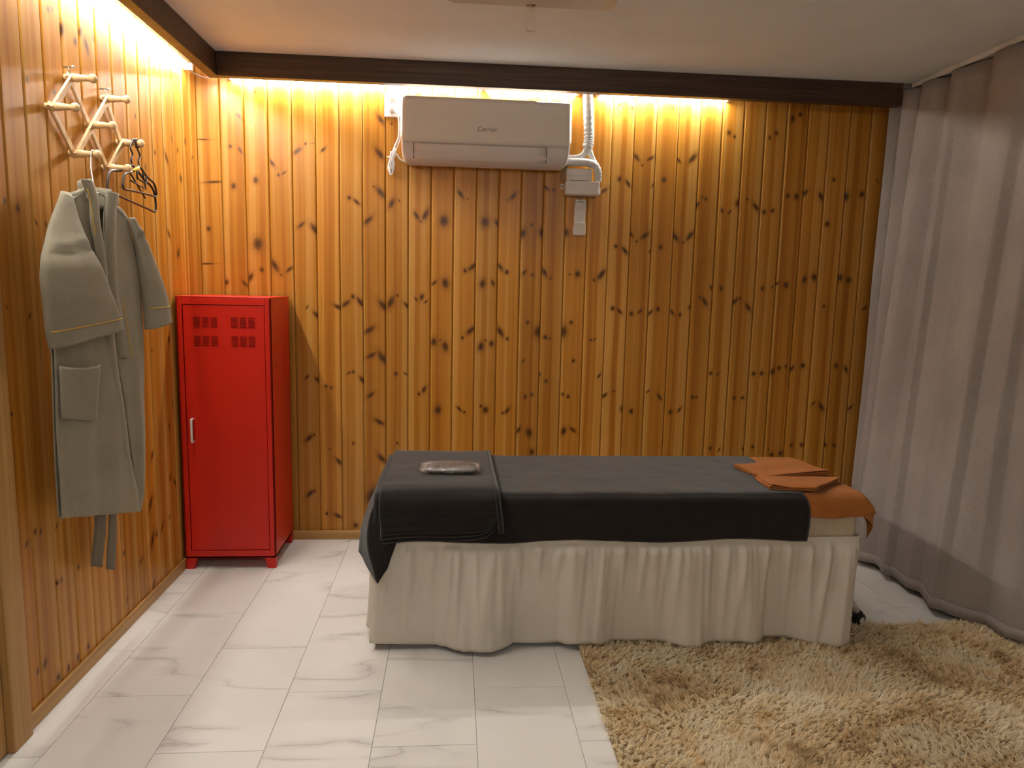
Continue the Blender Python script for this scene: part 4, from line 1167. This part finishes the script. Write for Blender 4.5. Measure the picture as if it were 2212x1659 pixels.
# its left end falls over the head of the bed in a pointed corner
def poly_at(pts, t):
    n_ = len(pts) - 1
    f_ = min(max(t, 0), 1) * n_
    i_ = min(int(f_), n_ - 1)
    return tuple(lerp(a, b, f_ - i_) for a, b in zip(pts[i_], pts[i_ + 1]))
def left_drop(u, v):
    top = poly_at([(0.953, -0.575, 0.568), (0.951, -0.80, 0.574), (0.951, -0.98, 0.574), (0.952, -1.10, 0.573), (0.960, -1.155, 0.566), (0.985, -1.175, 0.550), (1.03, -1.178, 0.535)], u)
    mid = poly_at([(0.938, -0.575, 0.51), (0.922, -0.80, 0.50), (0.915, -0.98, 0.47), (0.905, -1.10, 0.455), (0.930, -1.185, 0.43), (0.985, -1.190, 0.44), (1.04, -1.186, 0.45)], u)
    bot = poly_at([(0.935, -0.575, 0.46), (0.912, -0.80, 0.43), (0.908, -0.98, 0.375), (0.893, -1.11, 0.350), (0.968, -1.215, 0.272), (1.000, -1.200, 0.318), (1.035, -1.188, 0.425)], u)
    p = curve_at([top, mid, bot], v)
    w = 0.006 * math.sin(u * 23) * v * (1 - u) + 0.004 * nz(u * 8, v * 5, 2)
    return (p[0] - abs(w), p[1], p[2])
part(MB().grid(left_drop, 60, 24), 'draped_corner', MAT['dark'], t_cov, smooth=True, solid=0.005)

# folded dark towel at the head end
t_fold = thing('folded_towel', 'charcoal bath towel folded in layers over the head of the bed', 'towel', (1.19, -0.90, 0.58))
def fold_layer(d, th, xl, xr, zl, zr, yback, name, seed):
    """closed slab following the bed profile"""
    outer = None
    def sheet(dd, shrink):
        def fn(u, v):
            zf = lerp(zl, zr, u) + (0.045 * max(0, (u - 0.82) / 0.18) ** 2.2) + 0.004 * math.sin(u * 7) + shrink
            r = 0.04
            pr = []
            pr.append((yback, BZT + dd))
            for k in range(1, 12): pr.append((lerp(yback, BY0 + r, k / 12), BZT + dd))
            cy, cz = BY0 + r, BZT - r
            for k in range(9):
                a = math.pi / 2 * k / 8
                pr.append((cy - (r + dd) * math.sin(a), cz + (r + dd) * math.cos(a)))
            for k in range(1, 10): pr.append((BY0 - dd - 0.006 * k / 9, lerp(cz, zf, k / 9)))
            f = v * (len(pr) - 1); i = min(int(f), len(pr) - 2); q = f - i
            y = lerp(pr[i][0], pr[i + 1][0], q); z = lerp(pr[i][1], pr[i + 1][1], q)
            sw = 0.030 * v * v
            x = lerp(xl - 0.002 * v, xr + sw * 0.7, u) + 0.004 * math.sin(v * 8 + seed)
            w = 0.004 * nz(x * 8 + seed, y * 8, z * 8) + 0.0035 * nz(x * 3, v * 14, seed)
            if z > BZT: z += w
            else: y -= w + 0.002
            return (x, y, z)
        return fn
    nu, nv = 40, 60
    A = sheet(d + th, 0.0); B = sheet(d, 0.004)
    # ring cross section across u with rounded edges
    V = []; cols = []
    ring = []
    for i in range(nu + 1): ring.append(('o', i / nu))
    for k in (1, 2, 3): ring.append(('e1', k / 4))
    for i in range(nu + 1): ring.append(('i', 1 - i / nu))
    for k in (1, 2, 3): ring.append(('e0', k / 4))
    m_ = len(ring)
    for j in range(nv + 1):
        v = j / nv
        a1 = Vector(A(1, v)); b1 = Vector(B(1, v)); a0 = Vector(A(0, v)); b0 = Vector(B(0, v))
        for kind, q in ring:
            if kind == 'o': p = A(q, v)
            elif kind == 'i': p = B(q, v)
            elif kind == 'e1':
                p = a1.lerp(b1, q) + Vector((th * 0.5 * math.sin(math.pi * q), 0, 0))
            else:
                p = b0.lerp(a0, q) - Vector((th * 0.5 * math.sin(math.pi * q), 0, 0))
            V.append(tuple(p))
    fs = [(j * m_ + i, j * m_ + (i + 1) % m_, (j + 1) * m_ + (i + 1) % m_, (j + 1) * m_ + i) for j in range(nv) for i in range(m_)]
    mb = MB().add(V, fs)
    # close the ends
    for base in (0, nv * m_):
        for i in range(nu):
            o1, o2 = base + i, base + i + 1
            i1, i2 = base + nu + 4 + (nu - i), base + nu + 4 + (nu - i - 1)
            mb.f.append((o1, o2, i2, i1))
    part(mb, name, MAT['dark'], t_fold, smooth=True)
fold_layer(0.0135, 0.0085, 0.988, 1.368, 0.407, 0.426, -0.615, 'under_layer', 2.0)
fold_layer(0.0225, 0.0075, 0.984, 1.366, 0.424, 0.444, -0.610, 'middle_layer', 4.0)
fold_layer(0.0305, 0.0085, 0.980, 1.372, 0.441, 0.462, -0.605, 'top_layer', 6.0)
# rolled fold at the right side joining the layers
def roll(u, v):
    a = lerp(-0.4, math.pi + 0.4, u)
    zf = 0.448
    pr = [(-0.60, BZT + 0.026), (-0.9, BZT + 0.026), (-1.12, BZT + 0.026), (-1.178, BZT + 0.008), (-1.196, BZT - 0.03), (-1.199, 0.50), (-1.200, zf)]
    y, z = curve_at(pr, v)
    y2, z2 = curve_at(pr, min(1, v + 0.01)); y1, z1 = curve_at(pr, max(0, v - 0.01))
    ty, tz = y2 - y1, z2 - z1; L = math.hypot(ty, tz) or 1
    ny, n_z = (tz / L, -ty / L)
    if n_z < 0 and v < 0.4: ny, n_z = -ny, -n_z
    if v >= 0.4 and ny > 0: ny, n_z = -ny, -n_z
    R = 0.0135
    sw = 0.021 * v * v
    return (1.372 + sw + 0.012 * math.sin(a), y + ny * R * math.cos(a), z + n_z * R * math.cos(a))
part(MB().grid(roll, 12, 50), 'rolled_edge', MAT['dark'], t_fold, smooth=True, solid=0.004)

# clear packet on the towel
def packet():
    zt = BZT + 0.0420
    t = thing('plastic_packet', 'clear plastic packet with black cloth inside lying on the folded dark towel', 'packet', (1.215, -0.95, zt))
    def body(u, v):
        a = 2 * math.pi * u
        x = lerp(1.128, 1.312, v)
        e = math.sqrt(max(0, 1 - (2 * v - 1) ** 8))
        ry = 0.048 * (0.75 + 0.25 * e); rz = 0.0125 * (0.35 + 0.65 * e)
        ca, sa = math.cos(a), math.sin(a)
        y = -0.965 + ry * math.copysign(abs(ca) ** 0.7, ca) + 0.003 * nz(v * 14, u * 6, 1)
        z = zt + 0.0135 + rz * math.copysign(abs(sa) ** 0.8, sa) + 0.0025 * nz(v * 18, u * 9, 4)
        return (x, y, z)
    m1 = MB().grid(body, 28, 40, closed_u=True)
    part(m1, 'black_cloth', MAT['black'], t, smooth=True)
    def bag(u, v):
        a = 2 * math.pi * u
        x = lerp(1.100, 1.326, v)
        e = math.sqrt(max(0, 1 - (2 * v - 1) ** 6))
        ry = 0.056 + 0.012 * e; rz = 0.0015 + 0.0150 * e
        ca, sa = math.cos(a), math.sin(a)
        cr = 0.0035 * nz(v * 30, math.cos(a) * 5, math.sin(a) * 5) + 0.0025 * nz(v * 60, math.cos(a) * 11, math.sin(a) * 11)
        y = -0.963 + (ry + cr) * math.copysign(abs(ca) ** 0.8, ca)
        z = zt + 0.0145 + (rz + cr) * math.copysign(abs(sa) ** 0.8, sa)
        return (x, y, max(z, zt - 0.001))
    m2 = MB().grid(bag, 60, 80, closed_u=True)
    part(m2, 'clear_bag', MAT['film'], t, smooth=True)
packet()

# rust towel spread across the foot end
t_br = thing('foot_towel', 'rust brown towel spread over the foot end of the bed', 'towel', (2.64, -0.86, 0.566))
def brown_sheet(u, v):
    d = 0.003
    fn = prof_sheet(d, lambda q: 2.49, lambda q: BX1 + 0.004, lambda uu: 0.490 + 0.003 * math.sin(uu * 9), 0, 5.0, 0.004)
    x, y, z = fn(min(u / 0.72, 1), v)
    if u > 0.72:
        q = (u - 0.72) / 0.28
        # falls over the end of the bed
        drop = q * 0.13
        b = math.sin(min(1, q * 1.6) * math.pi / 2)
        front = max(0, min(1, (-y - 1.0) / 0.18))
        x = BX1 + 0.004 + 0.030 * b + 0.03 * front * b * (1 - 0.5 * q) + 0.006 * math.sin(y * 30) * q
        z = z - drop * (0.85 - 0.10 * front)
        if front > 0 and z < 0.50:
            y += 0.05 * front * q
    return (x, y, z)
part(MB().grid(brown_sheet, 60, 80), 'spread', MAT['brown'], t_br, smooth=True, solid=0.004, soff=1)

# two folded rust towels
def folded(corners, zb, label, seed, layers=3, th=0.0058):
    cx_ = sum(c[0] for c in corners) / 4; cy_ = sum(c[1] for c in corners) / 4
    t = thing('hand_towel', label, 'towel', (cx_, cy_, zb), 'folded rust hand towels at the foot of the bed')
    for k in range(layers):
        sh = 0.0035 * k
        ox, oy = 0.004 * math.sin(seed + 2 * k), 0.004 * math.cos(seed * 2 + k)
        def P(u, v, s):
            a = Vector(corners[0]).lerp(Vector(corners[1]), u); b = Vector(corners[3]).lerp(Vector(corners[2]), u)
            p = a.lerp(b, v)
            p = Vector((cx_, cy_)) + (p - Vector((cx_, cy_))) * (1 - sh)
            z = zb + k * (th + 0.0009) + (th if s else 0)
            z += (0.006 * nz(u * 2.2 + seed, v * 2.2, 1.0) + 0.003 * math.sin(u * 5 + seed)) * (0.4 + 0.3 * k) + 0.004 * (k + 1) / layers * (abs(u - 0.5) * 2) ** 3 * math.sin(seed * 3 + v * 3)
            return (p.x + ox, p.y + oy, max(z, zb + 0.0005 * k))
        nu = 26
        V = []; ring = []
        for i in range(nu + 1): ring.append((i / nu, 1, 0))
        ring.append((1, 0.5, 1))
        for i in range(nu + 1): ring.append((1 - i / nu, 0, 0))
        ring.append((0, 0.5, -1))
        m_ = len(ring); nv = 18
        for j in range(nv + 1):
            v = j / nv
            for (u, s, e) in ring:
                if e:
                    a = Vector(P(u, v, 1)); b = Vector(P(u, v, 0))
                    p = a.lerp(b, 0.5)
                    du = Vector(P(min(1, u + 0.02) if e > 0 else 0.02, v, 0)) - Vector(P(0.98 if e > 0 else 0, v, 0))
                    dr = du.normalized() * e
                    p = p + dr * th * 0.5
                    V.append(tuple(p))
                else:
                    V.append(P(u, v, s))
        fs = [(j * m_ + i, j * m_ + (i + 1) % m_, (j + 1) * m_ + (i + 1) % m_, (j + 1) * m_ + i) for j in range(nv) for i in range(m_)]
        fs.append(tuple(range(m_))); fs.append(tuple(nv * m_ + i for i in range(m_)))
        part(MB().add(V, fs), 'towel_layer', MAT['brown'], t, smooth=False, bevel=0.0018, seg=2)
    return t
folded([(2.385, -0.800), (2.425, -0.985), (2.745, -0.905), (2.700, -0.735)], BZT + 0.0145, 'folded rust towel farther from the camera at the foot of the bed', 1.3)
folded([(2.400, -0.985), (2.395, -1.130), (2.560, -1.150), (2.735, -1.000)], BZT + 0.0145, 'folded rust towel nearer the camera at the foot of the bed', 3.1)

# ------------------------------------------------------------------ curtain
def curtain():
    t = thing('curtain', 'heavy grey-brown floor length curtain along the right side', 'curtain', (3.38, -1.5, 0))
    yt = [-0.020, -0.050, -0.085, -0.120, -0.175, -0.235, -0.275, -0.300, -0.360, -0.430, -0.500, -0.580, -0.670, -0.750, -0.85, -0.95, -1.06, -1.18, -1.30, -1.42, -1.56, -1.70, -1.85, -2.0, -2.2, -2.4, -2.6, -2.8]
    xt = [3.425, 3.375, 3.395, 3.425, 3.365, 3.395, 3.440, 3.375, 3.385, 3.420, 3.380, 3.395, 3.425, 3.375, 3.39, 3.425, 3.38, 3.42, 3.37, 3.42, 3.37, 3.42, 3.37, 3.42, 3.37, 3.42, 3.37, 3.42]
    yb = [-0.020, -0.060, -0.100, -0.145, -0.200, -0.265, -0.310, -0.345, -0.410, -0.490, -0.570, -0.650, -0.740, -0.835, -0.93, -1.00, -1.075, -1.18, -1.30, -1.42, -1.56, -1.70, -1.85, -2.0, -2.2, -2.4, -2.6, -2.8]
    xb = [3.400, 3.345, 3.350, 3.365, 3.285, 3.300, 3.330, 3.225, 3.200, 3.225, 3.225, 3.235, 3.250, 3.235, 3.205, 3.225, 3.310, 3.325, 3.345, 3.31, 3.36, 3.31, 3.36, 3.31, 3.36, 3.31, 3.36, 3.31]
    n = len(yt)
    def fn(u, v):
        a = curve_at(list(zip(xt, yt)), u); b = curve_at(list(zip(xb, yb)), u)
        w = v ** 0.9
        x = lerp(a[0], b[0], w); y = lerp(a[1], b[1], w)
        x += 0.006 * nz(u * 30, v * 4, 2.0) * (0.3 + v)
        k = (u * 13.0 + 0.9 * nz(u * 7, 0.0, 5.0)) % 1.0
        x -= (0.026 * (k / 0.78 if k < 0.78 else (1 - k) / 0.22) - 0.013) * (0.25 + 0.75 * min(1, v * 1.6)) * min(1, max(0, (-y - 0.20) / 0.12))
        ztop = 2.286 - 0.006 * abs(math.sin(u * n * 1.55))
        z = lerp(ztop, 0.030 + 0.006 * math.sin(u * 40), v)
        return (x, min(y, -0.020), z)
    part(MB().grid(fn, 420, 40), 'drape', MAT['curtain'], t, smooth=True, solid=0.003)
    def hem(u, v):
        p = fn(u, 1 - 0.020 * (1 - v))
        return (p[0] - 0.003, p[1], p[2] - (0.001 if v == 1 else 0))
    part(MB().grid(hem, 420, 1), 'hem', MAT['curtain'], t, smooth=True, solid=0.0025)
    tag(MB().box(3.398, 3.428, -2.9, -0.178, 2.291, CEIL - 0.001).build('curtain_rail', MAT['white'], bevel=0.002), 'slim white curtain rail along the ceiling above the curtain', 'rail')
curtain()

# ------------------------------------------------------------------ ceiling lamp at the top of the picture
def lamp():
    t = thing('ceiling_lamp', 'flat unlit ceiling lamp plate with a clear acrylic clip at the top edge', 'lamp', (1.48, -1.2, CEIL - 0.02))
    r = 0.035; x0, x1, y0, y1 = 1.185, 1.775, -1.515, -0.925
    poly = []
    for cx_, cy_, a0 in ((x1 - r, y1 - r, 0), (x0 + r, y1 - r, 90), (x0 + r, y0 + r, 180), (x1 - r, y0 + r, 270)):
        for k in range(7):
            a = math.radians(a0 + 15 * k)
            poly.append((cx_ + r * math.cos(a), cy_ + r * math.sin(a)))
    part(MB().prism(poly, 'z', CEIL - 0.022, CEIL - 0.012), 'plate', MAT['lampplate'], t, bevel=0.002)
    part(MB().box(1.30, 1.66, -1.40, -1.04, CEIL - 0.012, CEIL - 0.001), 'mount', MAT['white'], t)
    # clear clip reaching out past the plate edge
    A = Vector((1.479, -0.962, 2.285)); B = Vector((1.488, -0.868, 2.236))
    d = (B - A).normalized(); s = Vector((1, 0, 0)); s = (s - d * s.dot(d)).normalized(); u = s.cross(d)
    hw, th = 0.0155, 0.005
    out = []
    for k in range(9):
        a = math.pi * k / 8
        out.append(B + s * hw * math.cos(a) + d * 0.006 * math.sin(a))
    ring = [A + s * hw] + out + [A - s * hw]
    ring = [A + s * hw, *out, A - s * hw]
    n = len(ring)
    V = [p + u * th for p in ring] + [p - u * th for p in ring]
    fs = [tuple(range(n)), tuple(range(2 * n - 1, n - 1, -1))] + [(i, (i + 1) % n, n + (i + 1) % n, n + i) for i in range(n)]
    c = part(MB().add(V, fs), 'clip', MAT['acrylic'], t, bevel=0.0012)
    c['label'] = 'clear acrylic clip'
    part(MB().lathe([(0, 0.007), (0.004, 0.006), (0.005, 0.0)], A + d * 0.014 + Vector((0, 0, -0.004)), (0, -0.3, -1), 14), 'clip_screw', MAT['steel'], t, smooth=True)
lamp()

# ------------------------------------------------------------------ shaggy rug
def rug():
    t = thing('shag_rug', 'shaggy tan and brown rug on the floor in front of the bed', 'rug', (2.55, -1.7, 0))
    X0, X1, Y1, Y0 = 1.690, 3.46, -1.050, -2.55
    part(MB().box(X0, X1, Y0, Y1, 0.0004, 0.007), 'backing', MAT['rugback'], t)
    nt_, per = 44000, 8
    n = nt_ * per
    cx = rng.uniform(X0 + 0.004, X1, nt_); cy = rng.uniform(Y0, Y1 - 0.004, nt_)
    # tufts lean in slowly changing directions
    ph = -1.1 + 1.2 * np.sin(cx * 6.1 + 1.3 * np.sin(cy * 6.0)) + 0.9 * np.sin(cy * 11.3 + 2.0 + cx * 4) + rng.normal(0, 0.8, nt_)
    lean = np.clip(rng.normal(0.80, 0.25, nt_), 0.1, 1.25)
    tl = rng.uniform(0.020, 0.034, nt_)
    edge = np.clip(1 - (cx - X0) / 0.03, 0, 1)
    tx_ = np.cos(ph) * np.sin(lean) - edge * 0.9
    ty_ = np.sin(ph) * np.sin(lean) + np.clip((cy - (Y1 - 0.03)) / 0.03, 0, 1) * 0.5
    tz_ = np.cos(lean)
    tn = np.sqrt(tx_ ** 2 + ty_ ** 2 + tz_ ** 2)
    rep = lambda a: np.repeat(a, per)
    bx = rep(cx) + rng.normal(0, 0.0030, n); by = rep(cy) + rng.normal(0, 0.0030, n)
    bx = np.clip(bx, X0, X1); by = np.clip(by, Y0, Y1)
    ex = rep(cx + tx_ / tn * tl) + rng.normal(0, 0.0026, n); ey = rep(cy + ty_ / tn * tl) + rng.normal(0, 0.0026, n); ez = rep(tz_ / tn * tl) + rng.normal(0, 0.003, n)
    dx, dy, dz = ex - bx, ey - by, np.maximum(ez, 0.004)
    ln = np.sqrt(dx * dx + dy * dy + dz * dz)
    dx, dy, dz = dx / ln, dy / ln, dz / ln
    wa = rng.uniform(0, math.pi, n)
    w = rng.uniform(0.0006, 0.0012, n)
    wx, wy = np.cos(wa) * w, np.sin(wa) * w
    z0 = 0.006
    co = np.zeros((n, 5, 3))
    mx, my, mz = bx + dx * ln * 0.55, by + dy * ln * 0.55, z0 + dz * ln * 0.62
    tx, ty, tz = bx + dx * ln, by + dy * ln, z0 + dz * ln * 0.86
    co[:, 0] = np.stack([bx - wx, by - wy, np.full(n, z0)], 1); co[:, 1] = np.stack([bx + wx, by + wy, np.full(n, z0)], 1)
    co[:, 2] = np.stack([mx + wx, my + wy, mz], 1); co[:, 3] = np.stack([mx - wx, my - wy, mz], 1)
    co[:, 4] = np.stack([tx, ty, tz], 1)
    co -= np.array([2.55, -1.7, 0])
    me = bpy.data.meshes.new('pile')
    me.vertices.add(n * 5)
    me.vertices.foreach_set('co', co.reshape(-1))
    base = (np.arange(n) * 5)[:, None]
    li = np.concatenate([base + np.array([0, 1, 2, 3]), base + np.array([3, 2, 4])], 1).reshape(-1)
    me.loops.add(n * 7)
    me.loops.foreach_set('vertex_index', li.astype(np.int32))
    me.polygons.add(n * 2)
    st = (np.arange(n) * 7)[:, None] + np.array([0, 4])
    me.polygons.foreach_set('loop_start', st.reshape(-1).astype(np.int32))
    me.update(calc_edges=True)
    me.validate()
    o = link('pile', me, MAT['pile'], t)
    o['kind'] = 'stuff'
rug()
